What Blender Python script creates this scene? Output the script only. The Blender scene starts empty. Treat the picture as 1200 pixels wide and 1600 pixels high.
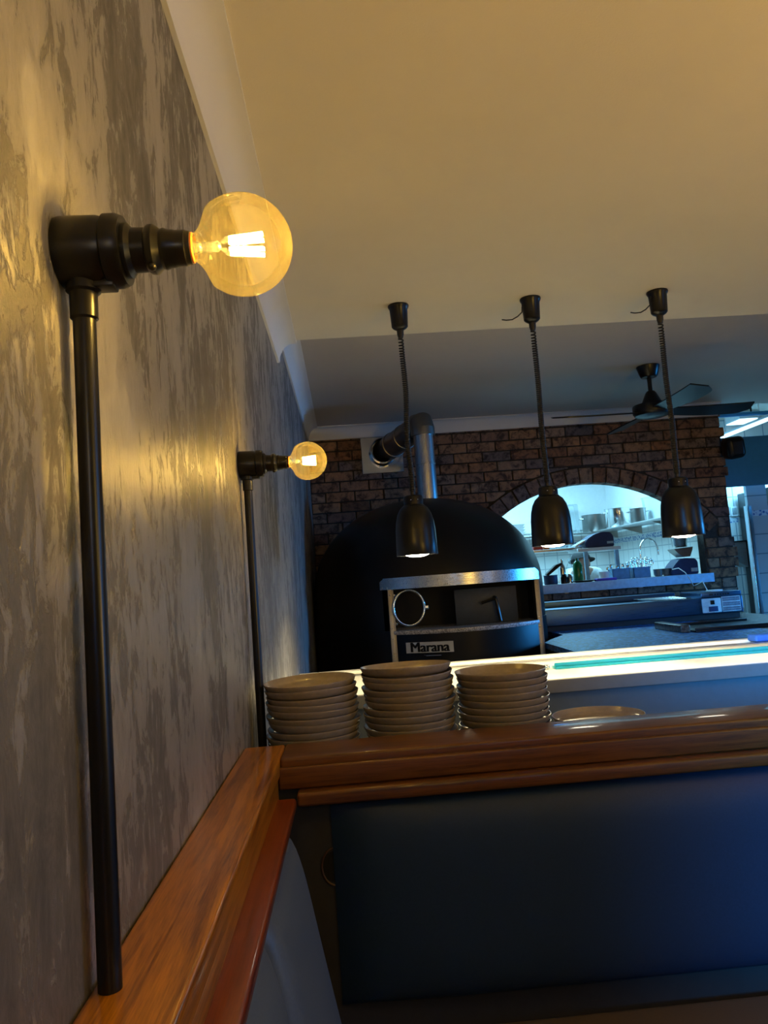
import bpy, bmesh, math, random
from mathutils import Vector, Matrix, Euler
random.seed(7)
PI = math.pi
R = math.radians
C = bpy.context.scene.collection
S = bpy.context.scene

# ------------------------------------------------------------------ camera
cam = bpy.data.objects.new('camera', bpy.data.cameras.new('camera')); C.objects.link(cam)
YAW, PIT, ROL, FPX = 0.0533757691, 0.0906923152, -0.0734218495, 1188.72
fw = Vector((math.sin(YAW)*math.cos(PIT), math.cos(YAW)*math.cos(PIT), math.sin(PIT)))
r0 = fw.cross(Vector((0, 0, 1))).normalized(); u0 = r0.cross(fw)
cr = r0*math.cos(ROL) + u0*math.sin(ROL); cu = -r0*math.sin(ROL) + u0*math.cos(ROL)
cam.matrix_world = Matrix(((cr.x, cu.x, -fw.x, 0), (cr.y, cu.y, -fw.y, 0), (cr.z, cu.z, -fw.z, 0), (0, 0, 0, 1)))
cam.data.sensor_fit = 'VERTICAL'; cam.data.sensor_height = 24.0
cam.data.lens = FPX/1600*24.0
cam.data.clip_start = 0.02
S.camera = cam

# ------------------------------------------------------------------ exposure, world, lights
S.view_settings.view_transform = 'Standard'; S.view_settings.look = 'None'
S.view_settings.exposure = 0.0; S.view_settings.gamma = 1.0; S.view_settings.use_curve_mapping = False
w = bpy.data.worlds.new('world'); S.world = w; w.use_nodes = True
w.node_tree.nodes['Background'].inputs[0].default_value = (0.10, 0.28, 0.9, 1)
w.node_tree.nodes['Background'].inputs[1].default_value = 0.006

def area_light(name, loc, direction, sx, sy, energy, color, spread=180):
    l = bpy.data.lights.new(name, 'AREA'); l.shape = 'RECTANGLE'; l.size = sx; l.size_y = sy
    l.energy = energy; l.color = color; l.spread = R(spread)
    o = bpy.data.objects.new(name, l); C.objects.link(o); o.location = loc
    o.rotation_euler = Vector(direction).to_track_quat('-Z', 'Y').to_euler(); return o
def point_light(name, loc, energy, color, radius=.02, parent=None):
    l = bpy.data.lights.new(name, 'POINT'); l.energy = energy; l.color = color; l.shadow_soft_size = radius
    o = bpy.data.objects.new(name, l); C.objects.link(o); o.location = loc
    if parent: o.parent = parent; o.location = Vector(loc) - parent.location
    return o
AMBER = (1.0, 0.62, 0.12)
BLUE = (0.005, 0.36, 1.0)
COOL = (0.30, 0.74, 1.0)
SCONCE_W = 5.0
HEAT_W = 19.0
# daylight through the window in the right-hand wall
area_light('daylight', (3.75, 0.55, 0.15), (-1, 0.05, -0.25), 1.5, 1.5, 14, BLUE, 120)
# daylight through the glazed rear door, falling across the right of the booth
area_light('rear_daylight', (.2, -2.75, .45), (1.95, 5.0, -1.45), .6, .7, 40, BLUE, 30)
area_light('side_door_daylight', (6.25, 4.6, -.05), (-1, .02, -.16), 1.1, 1.0, 36, (.04, .36, 1), 60)
# fluorescent troffers over the kitchen
area_light('kitchen_troffer_light', (1.7, 7.4, 1.20), (0, 0, -1), 1.6, 1.0, 85, COOL)
area_light('corridor_troffer_light', (4.3, 7.0, 1.0), (-.3, .3, -1), .8, .5, 60, (.2, .62, 1))
# added ceiling fill, then the other warm lamps of the dining room out of frame
for _p, _e in (((1.9, 0.1, -.10), 38),):
    area_light('added_ceiling_fill', _p, (-.1, .15, 1), .4, .4, _e, (1.0, .60, .13))  # unseen panel added to warm the ceiling from below, nothing beneath it
for _p, _e in (((1.7, -0.5, .30), 13), ((-.08, -.46, .33), 4), ((3.0, 2.0, .30), 3)):
    point_light('dining_lamp_light', _p, _e, (1.0, .66, .15), .12)

# ------------------------------------------------------------------ mesh helpers
def new_bm(): return bmesh.new()
def add_box(bm, x0, x1, y0, y1, z0, z1, bev=0, seg=2, M=None):
    t = bmesh.new()
    bmesh.ops.create_cube(t, size=1)
    for v in t.verts:
        v.co = Vector(((x0+x1)/2+v.co.x*(x1-x0), (y0+y1)/2+v.co.y*(y1-y0), (z0+z1)/2+v.co.z*(z1-z0)))
    if bev: bmesh.ops.bevel(t, geom=t.edges[:], offset=bev, segments=seg, profile=.5, affect='EDGES')
    if M: bmesh.ops.transform(t, matrix=M, verts=t.verts)
    merge(bm, t); return bm
def merge(bm, t):
    mp = {}
    for v in t.verts: mp[v] = bm.verts.new(v.co)
    for f in t.faces:
        try: bm.faces.new([mp[v] for v in f.verts])
        except ValueError: pass
    t.free()
def frame_for(axis):
    a = Vector(axis).normalized()
    h = Vector((0, 0, 1)) if abs(a.z) < .9 else Vector((1, 0, 0))
    x = h.cross(a).normalized(); y = a.cross(x); return x, y, a
def add_lathe(bm, prof, origin=(0, 0, 0), axis=(0, 0, 1), n=32, cap0=False, cap1=False):
    """prof: list of (radius, distance along the axis)"""
    x, y, a = frame_for(axis); o = Vector(origin); rings = []
    for r, h in prof:
        if r < 1e-6: rings.append([bm.verts.new(o+a*h)])
        else: rings.append([bm.verts.new(o+a*h+(x*math.cos(2*PI*k/n)+y*math.sin(2*PI*k/n))*r) for k in range(n)])
    for A, B in zip(rings, rings[1:]):
        for k in range(n):
            k2 = (k+1) % n
            if len(A) == 1 and len(B) == 1: continue
            if len(A) == 1: bm.faces.new((A[0], B[k2], B[k]))
            elif len(B) == 1: bm.faces.new((A[k], A[k2], B[0]))
            else: bm.faces.new((A[k], A[k2], B[k2], B[k]))
    if cap0 and len(rings[0]) > 1: bm.faces.new(list(reversed(rings[0])))
    if cap1 and len(rings[-1]) > 1: bm.faces.new(rings[-1])
    return bm
def add_cyl(bm, p, q, r, n=20, r2=None):
    p = Vector(p); q = Vector(q); L = (q-p).length
    return add_lathe(bm, [(r, 0), (r if r2 is None else r2, L)], p, q-p, n, True, True)
def add_tube(bm, pts, r, n=10, closed=False, caps=True):
    pts = [Vector(p) for p in pts]; N = len(pts); rad = r if isinstance(r, (list, tuple)) else [r]*N
    tang = []
    for i in range(N):
        a = pts[i-1] if (i > 0 or closed) else pts[i]; b = pts[(i+1) % N] if (i < N-1 or closed) else pts[i]
        tang.append((b-a).normalized())
    x, y, _ = frame_for(tang[0]); rings = []
    for i in range(N):
        t = tang[i]; x = (x - t*x.dot(t)).normalized(); y = t.cross(x)
        rings.append([bm.verts.new(pts[i]+(x*math.cos(2*PI*k/n)+y*math.sin(2*PI*k/n))*rad[i]) for k in range(n)])
    for i in range(N if closed else N-1):
        A = rings[i]; B = rings[(i+1) % N]
        for k in range(n): bm.faces.new((A[k], A[(k+1) % n], B[(k+1) % n], B[k]))
    if caps and not closed:
        bm.faces.new(list(reversed(rings[0]))); bm.faces.new(rings[-1])
    return bm
def add_prism(bm, poly, vec, flip=False):
    """poly: closed outline of 3D points, swept by vec"""
    vec = Vector(vec); A = [bm.verts.new(Vector(p)) for p in poly]; B = [bm.verts.new(Vector(p)+vec) for p in poly]
    n = len(poly)
    bm.faces.new(A); bm.faces.new(list(reversed(B)))
    for k in range(n): bm.faces.new((A[k], B[k], B[(k+1) % n], A[(k+1) % n]))
    return bm
def add_sphere(bm, c, rx, ry=None, rz=None, u=20, v=12, M=None):
    ry = rx if ry is None else ry; rz = rx if rz is None else rz
    t = bmesh.new(); bmesh.ops.create_uvsphere(t, u_segments=u, v_segments=v, radius=1)
    for q in t.verts: q.co = Vector((q.co.x*rx, q.co.y*ry, q.co.z*rz))
    if M: bmesh.ops.transform(t, matrix=M, verts=t.verts)
    for q in t.verts: q.co += Vector(c)
    merge(bm, t); return bm
def obj(name, bm, mat, parent=None, smooth=35, weld=True):
    if weld: bmesh.ops.remove_doubles(bm, verts=bm.verts, dist=1e-6)
    bmesh.ops.recalc_face_normals(bm, faces=bm.faces)
    me = bpy.data.meshes.new(name)
    if parent is not None:
        off = world_loc(parent)
    else:
        if bm.verts:
            xs = [v.co for v in bm.verts]
            off = Vector(((min(c.x for c in xs)+max(c.x for c in xs))/2, (min(c.y for c in xs)+max(c.y for c in xs))/2, min(c.z for c in xs)))
        else: off = Vector()
    for v in bm.verts: v.co -= off
    bm.to_mesh(me); bm.free()
    if smooth:
        for p in me.polygons: p.use_smooth = True
        me.set_sharp_from_angle(angle=R(smooth))
    me.materials.append(mat)
    o = bpy.data.objects.new(name, me); C.objects.link(o)
    if parent is not None: o.parent = parent
    else: o.location = off
    return o
def world_loc(o):
    v = Vector(o.location)
    while o.parent: o = o.parent; v += Vector(o.location)
    return v
def tag(o, label, cat, group=None):
    o['label'] = label; o['category'] = cat
    if group: o['group'] = group
    return o
def thing(name, label, cat, loc=(0, 0, 0), group=None):
    o = bpy.data.objects.new(name, None); C.objects.link(o); o.location = loc; o.empty_display_size = .05
    return tag(o, label, cat, group)
def struct(name, bm, m, parent=None, smooth=35):
    if parent is None:
        bmesh.ops.remove_doubles(bm, verts=bm.verts, dist=1e-6); bmesh.ops.recalc_face_normals(bm, faces=bm.faces)
        me = bpy.data.meshes.new(name); bm.to_mesh(me); bm.free()
        if smooth:
            for p in me.polygons: p.use_smooth = True
            me.set_sharp_from_angle(angle=R(smooth))
        me.materials.append(m); o = bpy.data.objects.new(name, me); C.objects.link(o)
        o['kind'] = 'structure'; return o
    return obj(name, bm, m, parent, smooth)
def dup(root, loc, label=None, group=None):
    r = root.copy(); C.objects.link(r); r.location = loc
    if label: r['label'] = label
    if group: r['group'] = group
    for ch in list(root.children):
        c = ch.copy(); C.objects.link(c); c.parent = r
        for g in ch.children:
            d = g.copy(); C.objects.link(d); d.parent = c
    return r

# ------------------------------------------------------------------ materials
def mat(name, color=(.5, .5, .5), rough=.5, metal=0., emit=None, estr=0., trans=0., spec=.5, coat=0.):
    m = bpy.data.materials.new(name); m.use_nodes = True
    b = m.node_tree.nodes['Principled BSDF']
    b.inputs['Base Color'].default_value = (*color, 1); b.inputs['Roughness'].default_value = rough
    b.inputs['Metallic'].default_value = metal; b.inputs['Transmission Weight'].default_value = trans
    b.inputs['Specular IOR Level'].default_value = spec; b.inputs['Coat Weight'].default_value = coat
    b.inputs['Coat Roughness'].default_value = .12
    if emit: b.inputs['Emission Color'].default_value = (*emit, 1); b.inputs['Emission Strength'].default_value = estr
    return m
class NT:
    def __init__(s, m): s.m = m; s.t = m.node_tree; s.b = s.t.nodes.get('Principled BSDF')
    def n(s, ty, **kw):
        o = s.t.nodes.new(ty)
        for k, v in kw.items():
            if k.startswith('i_'):
                key = k[2:]; key = int(key) if key.isdigit() else key.replace('_', ' ')
                o.inputs[key].default_value = v
            else: setattr(o, k, v)
        return o
    def l(s, a, b): s.t.links.new(a, b)
    def ramp(s, fac, stops, interp='LINEAR'):
        r = s.n('ShaderNodeValToRGB'); e = r.color_ramp.elements; r.color_ramp.interpolation = interp
        while len(e) < len(stops): e.new(.5)
        for k, (p, c) in enumerate(stops): e[k].position = p; e[k].color = (*c, 1) if len(c) == 3 else c
        s.l(fac, r.inputs[0]); return r.outputs[0]
    def coords(s, scale=(1, 1, 1), rot=(0, 0, 0), kind='Object'):
        tc = s.n('ShaderNodeTexCoord'); mp = s.n('ShaderNodeMapping')
        mp.inputs['Scale'].default_value = scale; mp.inputs['Rotation'].default_value = rot
        s.l(tc.outputs[kind], mp.inputs[0]); return mp.outputs[0]
    def noise(s, vec, scale, detail=4, rough=.5, dist=0.):
        o = s.n('ShaderNodeTexNoise'); o.inputs['Scale'].default_value = scale; o.inputs['Detail'].default_value = detail
        o.inputs['Roughness'].default_value = rough; o.inputs['Distortion'].default_value = dist
        s.l(vec, o.inputs['Vector']); return o.outputs['Fac']
    def bump(s, h, strength=.3, dist=.01, prev=None):
        o = s.n('ShaderNodeBump'); o.inputs['Strength'].default_value = strength; o.inputs['Distance'].default_value = dist
        s.l(h, o.inputs['Height'])
        if prev: s.l(prev, o.inputs['Normal'])
        return o.outputs[0]

def m_plaster():
    m = mat('mottled_polished_plaster', rough=.4); t = NT(m)
    v = t.coords((1, 1, .55)); vf = t.coords((1, 1, .42))
    big = t.noise(v, 3.2, 5, .6, .4); n1 = t.noise(vf, 26, 9, .68, .7); n2 = t.noise(t.coords((1, 1, .5), (0, 0, 0)), 75, 7, .7, .4); n3 = t.noise(t.coords((1, 1, .6)), 260, 4, .7)
    a = t.n('ShaderNodeMath', operation='MULTIPLY_ADD'); t.l(big, a.inputs[0]); a.inputs[1].default_value = .9; t.l(n1, a.inputs[2])
    b = t.n('ShaderNodeMath', operation='MULTIPLY_ADD'); t.l(n2, b.inputs[0]); b.inputs[1].default_value = .35; t.l(a.outputs[0], b.inputs[2])
    f = b.outputs[0]
    mask = t.ramp(f, [(.0, (0,)*3), (1, (1,)*3)])
    mp = t.n('ShaderNodeMapRange'); t.l(f, mp.inputs[0]); mp.inputs[1].default_value = .75; mp.inputs[2].default_value = 1.5
    f = mp.outputs[0]
    col = t.ramp(f, [(.12, (.10, .092, .082)), (.36, (.165, .150, .130)), (.47, (.195, .178, .155)), (.51, (.30, .278, .245)), (.68, (.36, .335, .30)), (.9, (.44, .42, .38))])
    t.l(col, t.b.inputs['Base Color'])
    t.l(t.ramp(f, [(.3, (.55,)*3), (.46, (.46,)*3), (.51, (.30,)*3), (.7, (.34,)*3), (.85, (.5,)*3)]), t.b.inputs['Roughness'])
    t.b.inputs['Metallic'].default_value = .35
    edge = t.ramp(f, [(.44, (0,)*3), (.53, (.6,)*3), (.8, (1,)*3)])
    b1 = t.bump(edge, .8, .0022); b2 = t.bump(n3, .35, .0012, b1); t.l(b2, t.b.inputs['Normal'])
    return m
def m_ceiling(name, c=(.76, .69, .54), bump=.25):
    m = mat(name, c, .75); t = NT(m)
    v = t.coords(); n = t.noise(v, 180, 3, .6); t.l(t.bump(n, bump, .002), t.b.inputs['Normal'])
    n2 = t.noise(v, 1.6, 4, .6)
    t.l(t.ramp(n2, [(.3, tuple(k*.93 for k in c)), (.7, c)]), t.b.inputs['Base Color']); return m
def m_wood(name, dark, light, axis='y', rough=.28):
    m = mat(name, rough=rough, coat=.30, spec=.35); m.node_tree.nodes['Principled BSDF'].inputs['Coat Roughness'].default_value = .07; t = NT(m)
    sc = {'y': (30, 1.4, 30), 'x': (1.4, 30, 30), 'z': (30, 30, 1.4)}[axis]
    v = t.coords(sc); n1 = t.noise(v, 2.2, 6, .6, .9); sc2 = tuple(k*6 if k > 1 else k*3 for k in sc)
    n2 = t.noise(t.coords(sc2), 2.5, 3, .7)
    mx = t.n('ShaderNodeMath', operation='MULTIPLY_ADD'); t.l(n2, mx.inputs[0]); mx.inputs[1].default_value = .5; t.l(n1, mx.inputs[2])
    t.l(t.ramp(mx.outputs[0], [(.42, tuple(k*.8 for k in dark)), (.56, dark), (.72, tuple((a+b)/2 for a, b in zip(dark, light))), (.90, light)]), t.b.inputs['Base Color'])
    t.l(t.bump(n2, .15, .001), t.b.inputs['Normal']); return m
def m_brick():
    m = mat('old_clinker_brick', rough=.8); t = NT(m)
    g = t.n('ShaderNodeNewGeometry'); v = t.coords()
    n = t.noise(v, 16, 6, .7, .5); n2 = t.noise(v, 60, 4, .7)
    base = t.ramp(g.outputs['Random Per Island'], [(0, (.15, .075, .035)), (.2, (.24, .11, .05)), (.4, (.29, .16, .08)), (.55, (.17, .10, .075)), (.7, (.32, .19, .10)), (.85, (.13, .10, .095)), (1, (.28, .19, .13))])
    blot = t.ramp(n, [(.38, (.25, .22, .22)), (.5, (1, 1, 1)), (.66, (1.5, 1.4, 1.25))])
    mm = t.n('ShaderNodeMix', data_type='RGBA', blend_type='MULTIPLY'); mm.inputs['Factor'].default_value = 1
    t.l(base, mm.inputs['A']); t.l(blot, mm.inputs['B']); t.l(mm.outputs['Result'], t.b.inputs['Base Color'])
    t.l(t.bump(n2, .7, .006, t.bump(n, .5, .01)), t.b.inputs['Normal']); return m
def m_speck(name, c0, c1, scale=160, rough=.3):
    m = mat(name, rough=rough); t = NT(m); v = t.coords()
    vo = t.n('ShaderNodeTexVoronoi'); vo.inputs['Scale'].default_value = scale; t.l(v, vo.inputs['Vector'])
    sp = t.n('ShaderNodeSeparateColor'); t.l(vo.outputs['Color'], sp.inputs[0])
    t.l(t.ramp(sp.outputs[0], [(.25, c0), (.55, tuple((a+b)/2 for a, b in zip(c0, c1))), (.8, c1)]), t.b.inputs['Base Color']); return m
def m_steel(name, c=(.62, .62, .62), rough=.28, brush=(1, 60, 60)):
    m = mat(name, c, rough, 1.0); t = NT(m); n = t.noise(t.coords(brush), 6, 4, .6)
    t.l(t.ramp(n, [(.3, (rough*.7,)*3), (.7, (rough*1.4,)*3)]), t.b.inputs['Roughness'])
    t.l(t.bump(n, .015, .001), t.b.inputs['Normal']); return m
def m_paint(name, c, rough=.4, var=.15, scale=30, metal=0., bump=.05, spec=.5):
    m = mat(name, c, rough, metal, spec=spec); t = NT(m); n = t.noise(t.coords(), scale, 4, .6)
    t.l(t.ramp(n, [(.3, tuple(k*(1-var) for k in c)), (.7, tuple(min(1, k*(1+var)) for k in c))]), t.b.inputs['Base Color'])
    t.l(t.bump(n, bump, .001), t.b.inputs['Normal']); return m
def m_tile(name, w_, h_, axis='xz', c=(.80, .82, .80), band=None, grout=(.50, .54, .56, 1)):
    m = mat(name, c, .18); t = NT(m); tc = t.n('ShaderNodeTexCoord'); sp = t.n('ShaderNodeSeparateXYZ'); t.l(tc.outputs['Object'], sp.inputs[0])
    cb = t.n('ShaderNodeCombineXYZ'); t.l(sp.outputs['X' if axis == 'xz' else 'Y'], cb.inputs[0]); t.l(sp.outputs['Z'], cb.inputs[1])
    b = t.n('ShaderNodeTexBrick'); b.offset = 0; b.inputs['Scale'].default_value = 1
    b.inputs['Brick Width'].default_value = w_; b.inputs['Row Height'].default_value = h_; b.inputs['Mortar Size'].default_value = .0055
    b.inputs['Color1'].default_value = (*c, 1); b.inputs['Color2'].default_value = (*[k*.96 for k in c], 1); b.inputs['Mortar'].default_value = grout
    t.l(cb.outputs[0], b.inputs['Vector']); out = b.outputs['Color']
    if band:
        z0, z1 = band
        ge = t.n('ShaderNodeMath', operation='GREATER_THAN'); t.l(sp.outputs['Z'], ge.inputs[0]); ge.inputs[1].default_value = z0
        le = t.n('ShaderNodeMath', operation='LESS_THAN'); t.l(sp.outputs['Z'], le.inputs[0]); le.inputs[1].default_value = z1
        an = t.n('ShaderNodeMath', operation='MULTIPLY'); t.l(ge.outputs[0], an.inputs[0]); t.l(le.outputs[0], an.inputs[1])
        vo = t.n('ShaderNodeTexVoronoi'); vo.inputs['Scale'].default_value = 38; t.l(tc.outputs['Object'], vo.inputs['Vector'])
        rp = t.ramp(vo.outputs['Distance'], [(.25, (.05, .16, .42)), (.55, (.65, .72, .78))])
        mm = t.n('ShaderNodeMix', data_type='RGBA'); t.l(an.outputs[0], mm.inputs['Factor']); t.l(out, mm.inputs['A']); t.l(rp, mm.inputs['B']); out = mm.outputs['Result']
    t.l(out, t.b.inputs['Base Color']); return m
def m_globe(name, tint, dust, dustcol):
    m = bpy.data.materials.new(name); m.use_nodes = True; t = NT(m); nt = m.node_tree
    for n in list(nt.nodes):
        if n.type != 'OUTPUT_MATERIAL': nt.nodes.remove(n)
    out = [n for n in nt.nodes if n.type == 'OUTPUT_MATERIAL'][0]
    tr = t.n('ShaderNodeBsdfTransparent'); tr.inputs[0].default_value = (*tint, 1)
    gl = t.n('ShaderNodeBsdfGlossy'); gl.inputs['Roughness'].default_value = .03
    tl = t.n('ShaderNodeBsdfTranslucent'); tl.inputs[0].default_value = (*dustcol, 1)
    lw = t.n('ShaderNodeLayerWeight'); lw.inputs[0].default_value = .22
    n = t.noise(t.coords(), 180, 5, .75)
    d = t.ramp(n, [(.42, (dust*.5,)*3), (.62, (dust,)*3), (.72, (dust*2.6,)*3)])
    m1 = t.n('ShaderNodeMixShader'); t.l(d, m1.inputs[0]); t.l(tr.outputs[0], m1.inputs[1]); t.l(tl.outputs[0], m1.inputs[2])
    mf = t.n('ShaderNodeMath', operation='MULTIPLY'); t.l(lw.outputs['Fresnel'], mf.inputs[0]); mf.inputs[1].default_value = .6
    m2 = t.n('ShaderNodeMixShader'); t.l(mf.outputs[0], m2.inputs[0]); t.l(m1.outputs[0], m2.inputs[1]); t.l(gl.outputs[0], m2.inputs[2])
    t.l(m2.outputs[0], out.inputs[0]); return m

PLASTER = m_plaster(); CEIL = m_ceiling('painted_ceiling'); COVE = m_ceiling('cornice_paint', (.74, .72, .68), .06)
WOOD_Y = m_wood('varnished_timber', (.13, .036, .003), (.50, .19, .011), 'y')
WOOD_X = m_wood('varnished_timber_cross', (.042, .012, .002), (.125, .043, .006), 'x', .42)
WOOD_R = m_wood('red_varnished_timber', (.11, .016, .004), (.21, .038, .007), 'y', .3)
BRICK = m_brick(); MORTAR = m_paint('mortar', (.045, .037, .030), .95, .3, 40, bump=.5)
BLACK = m_paint('satin_black_metal', (.006, .0055, .005), .30, .2, spec=.35)
BLACK2 = m_paint('black_enamel', (.004, .0036, .003), .36, .2, 8, spec=.3)
CORD = m_paint('black_cord', (.012, .011, .011), .5)
STEEL = m_steel('brushed_steel'); STEELV = m_steel('galvanised_flue', (.55, .55, .56), .3, (60, 60, 1)); CHROME = m_steel('polished_steel', (.75, .75, .75), .14)
BLUESTEEL = m_steel('blue_tinted_steel', (.07, .14, .23), .33)
DARKSTEEL = m_steel('dark_steel', (.30, .28, .25), .35)
WHITE = m_paint('white_laminate', (.80, .77, .68), .35, .04); WHITEK = m_paint('white_kitchen_paint', (.80, .80, .80), .5, .03)
VINYL = m_paint('dark_grey_blue_vinyl', (.012, .027, .056), .5, .1, 260, bump=.12, spec=.25)
VINYL2 = m_paint('blue_grey_vinyl', (.085, .11, .15), .45, .08, 260, bump=.1)
DARK = m_paint('dark_board', (.018, .017, .018), .8)
STONE = m_paint('beige_stoneware', (.26, .215, .17), .26, .10, 60); 
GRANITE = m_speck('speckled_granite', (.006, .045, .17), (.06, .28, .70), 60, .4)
GRANITE_B = m_speck('brown_speckled_granite', (.04, .025, .02), (.16, .10, .07), 75, .35)
EDGE = m_speck('granite_edge', (.18, .17, .17), (.62, .60, .58), 220, .4)
GLOBE = m_globe('clear_dusty_glass', (1.0, .93, .66), .030, (1.0, .80, .35))
CLEAR = m_globe('clear_plastic', (.93, .97, .98), .10, (.8, .9, .95))
FIL = mat('glowing_filament', (1, .8, .4), emit=(1.0, .70, .25), estr=120)
LAMPFACE = mat('heat_lamp_glass', (1, .95, .85), emit=(1.0, .92, .74), estr=22)
COPPER = m_paint('orange_brass_collar', (.75, .25, .05), .35, .1, metal=.6)
NAVY = m_paint('navy_enamel', (.012, .028, .10), .6); TEAL = m_paint('aluminium_teal_reflection', (.02, .36, .44), .3, .05, metal=.3)  # TEAL: the reflection on the aluminium docket rail put into its base colour
BLUEPAINT = m_paint('blue_grey_paint', (.05, .32, .62), .55, .05)
CLOTH = m_paint('blue_cloth', (.02, .13, .60), .85); TUB = m_paint('blue_plastic_tub', (.10, .30, .55), .4)
GREENG = m_paint('green_glass_bottle', (.01, .14, .04), .1); SKIN = m_paint('skin', (.42, .20, .13), .5, .05)
HAIR = m_paint('black_felt', (.012, .012, .014), .8); SHIRT = m_paint('white_cotton', (.72, .74, .76), .8)
LITD = mat('lit_diffuser', (1, 1, 1), emit=(.55, .9, 1), estr=2.0)
RED = m_paint('red_packet', (.55, .03, .02), .4); ORANGE = m_paint('orange_packaging', (.60, .14, .02), .5); PURPLE = m_paint('violet_cloth', (.08, .05, .45), .8)
TILE_Y = m_tile('white_wall_tiles_side', .15, .15, 'yz', band=(.235, .285)); TILE_X = m_tile('white_wall_tiles', .15, .15, 'xz', band=(.235, .285))
TILE_B = m_tile('large_white_wall_tiles', .20, .20, 'xz', c=(.74, .76, .74), band=(.335, .385), grout=(.30, .38, .42, 1))
FLOORM = m_paint('brown_vinyl_floor', (.10, .07, .05), .5, .2, 4); GREYP = m_paint('grey_wall_paint', (.30, .28, .25), .7, .05)
BEIGE = m_paint('tan_seat_vinyl', (.09, .065, .042), .5, .08, 200)

# ================================================================== the setting
XW = -.25; ZC = 1.10; ZC2 = 1.27; YB = 6.10; YS = 3.33; ZF = -1.25
bm = new_bm(); add_box(bm, XW-.1, XW, -2.6, YB+.12, ZF, ZC2+.1); struct('wall_left', bm, PLASTER)
bm = new_bm(); add_box(bm, XW, 6.2, -2.6, YS, ZC, ZC+.30); struct('ceiling', bm, CEIL)
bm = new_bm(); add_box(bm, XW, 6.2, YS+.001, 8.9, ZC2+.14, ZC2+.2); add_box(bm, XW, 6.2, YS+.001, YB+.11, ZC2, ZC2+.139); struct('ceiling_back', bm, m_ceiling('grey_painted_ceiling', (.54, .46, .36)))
bm = new_bm(); add_box(bm, XW-.1, 6.2, -2.6, 9.0, ZF-.1, ZF); struct('floor', bm, FLOORM)
bm = new_bm()
for a in ((XW-.1, -.20, ZF, ZC+.3), (.60, 6.2, ZF, ZC+.3), (-.20, .60, .85, ZC+.3), (-.20, .60, ZF, -.35)): add_box(bm, a[0], a[1], -2.7, -2.6, a[2], a[3])
struct('wall_rear', bm, GREYP)
# right-hand wall with its window
bm = new_bm()
for a in ((-2.6, -.3, ZF, ZC), (1.4, 3.3, ZF, ZC), (-.3, 1.4, ZF, -.65), (-.3, 1.4, .95, ZC)): add_box(bm, 3.6, 3.7, a[0], a[1], a[2], a[3])
struct('wall_right', bm, GREYP)
win = thing('window_1', '', '', (3.65, .55, -.65)); del win['label'], win['category']; win['kind'] = 'structure'
bm = new_bm()
for a in ((-.3, -.25, -.65, .95), (1.35, 1.4, -.65, .95), (-.25, 1.35, -.65, -.6), (-.25, 1.35, .9, .95), (.53, .57, -.6, .9)): add_box(bm, 3.62, 3.68, *a)
obj('window_frame', bm, WHITE, win)
bm = new_bm(); add_box(bm, 3.648, 3.652, -.25, 1.35, -.6, .9); obj('window_pane', bm, CLEAR, win)

win = thing('window_2', '', '', (.2, -2.65, -.35)); del win['label'], win['category']; win['kind'] = 'structure'
bm = new_bm()
for a in ((-.20, -.16, -.35, .85), (.56, .60, -.35, .85), (-.16, .56, -.35, -.31), (-.16, .56, .81, .85)): add_box(bm, a[0], a[1], -2.68, -2.62, a[2], a[3])
obj('window_frame', bm, WHITE, win)
bm = new_bm(); add_box(bm, -.16, .56, -2.652, -2.648, -.31, .81); obj('window_pane', bm, CLEAR, win)

def cove(name, p0, p1, into, zlow, depth=.088, drop=.09, jag=0):
    """quarter-round cornice from p0 to p1 (wall line), into = unit vector away from the wall"""
    p0 = Vector(p0); p1 = Vector(p1); into = Vector(into); bm = new_bm(); prof = []
    lip = .008
    prof.append((0, 0)); prof.append((.010, 0)); prof.append((.014, lip))
    for k in range(0, 11):
        a = k/10*PI/2
        prof.append((.014+(depth-.026)*(1-math.cos(a)), lip+(drop-2*lip)*math.sin(a)))
    prof.append((depth, drop-lip)); prof.append((depth, drop)); prof.append((0, drop))
    nseg = 1 if not jag else 60; rings = []
    rnd = random.Random(3)
    for i in range(nseg+1):
        c = p0.lerp(p1, i/nseg); j = rnd.uniform(-jag, jag) if jag else 0
        rings.append([bm.verts.new(c+into*d+Vector((0, 0, zlow+h-(abs(j) if q < 2 else 0)))) for q, (d, h) in enumerate(prof)])
    n = len(prof)
    for A, B in zip(rings, rings[1:]):
        for k in range(n): bm.faces.new((A[k], A[(k+1) % n], B[(k+1) % n], B[k]))
    bm.faces.new(rings[0]); bm.faces.new(list(reversed(rings[-1])))
    return struct(name, bm, COVE, smooth=30)
cove('trim_1', (XW, -2.6, 0), (XW, YS+.02, 0), (1, 0, 0), ZC-.092, .092, .0915, jag=.003)
cove('trim_2', (XW, YS+.002, 0), (XW, YB, 0), (1, 0, 0), ZC2-.10, .088, .0995)
cove('trim_3', (XW, YB, 0), (3.16, YB, 0), (0, -1, 0), ZC2-.10, .088, .0995)

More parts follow.
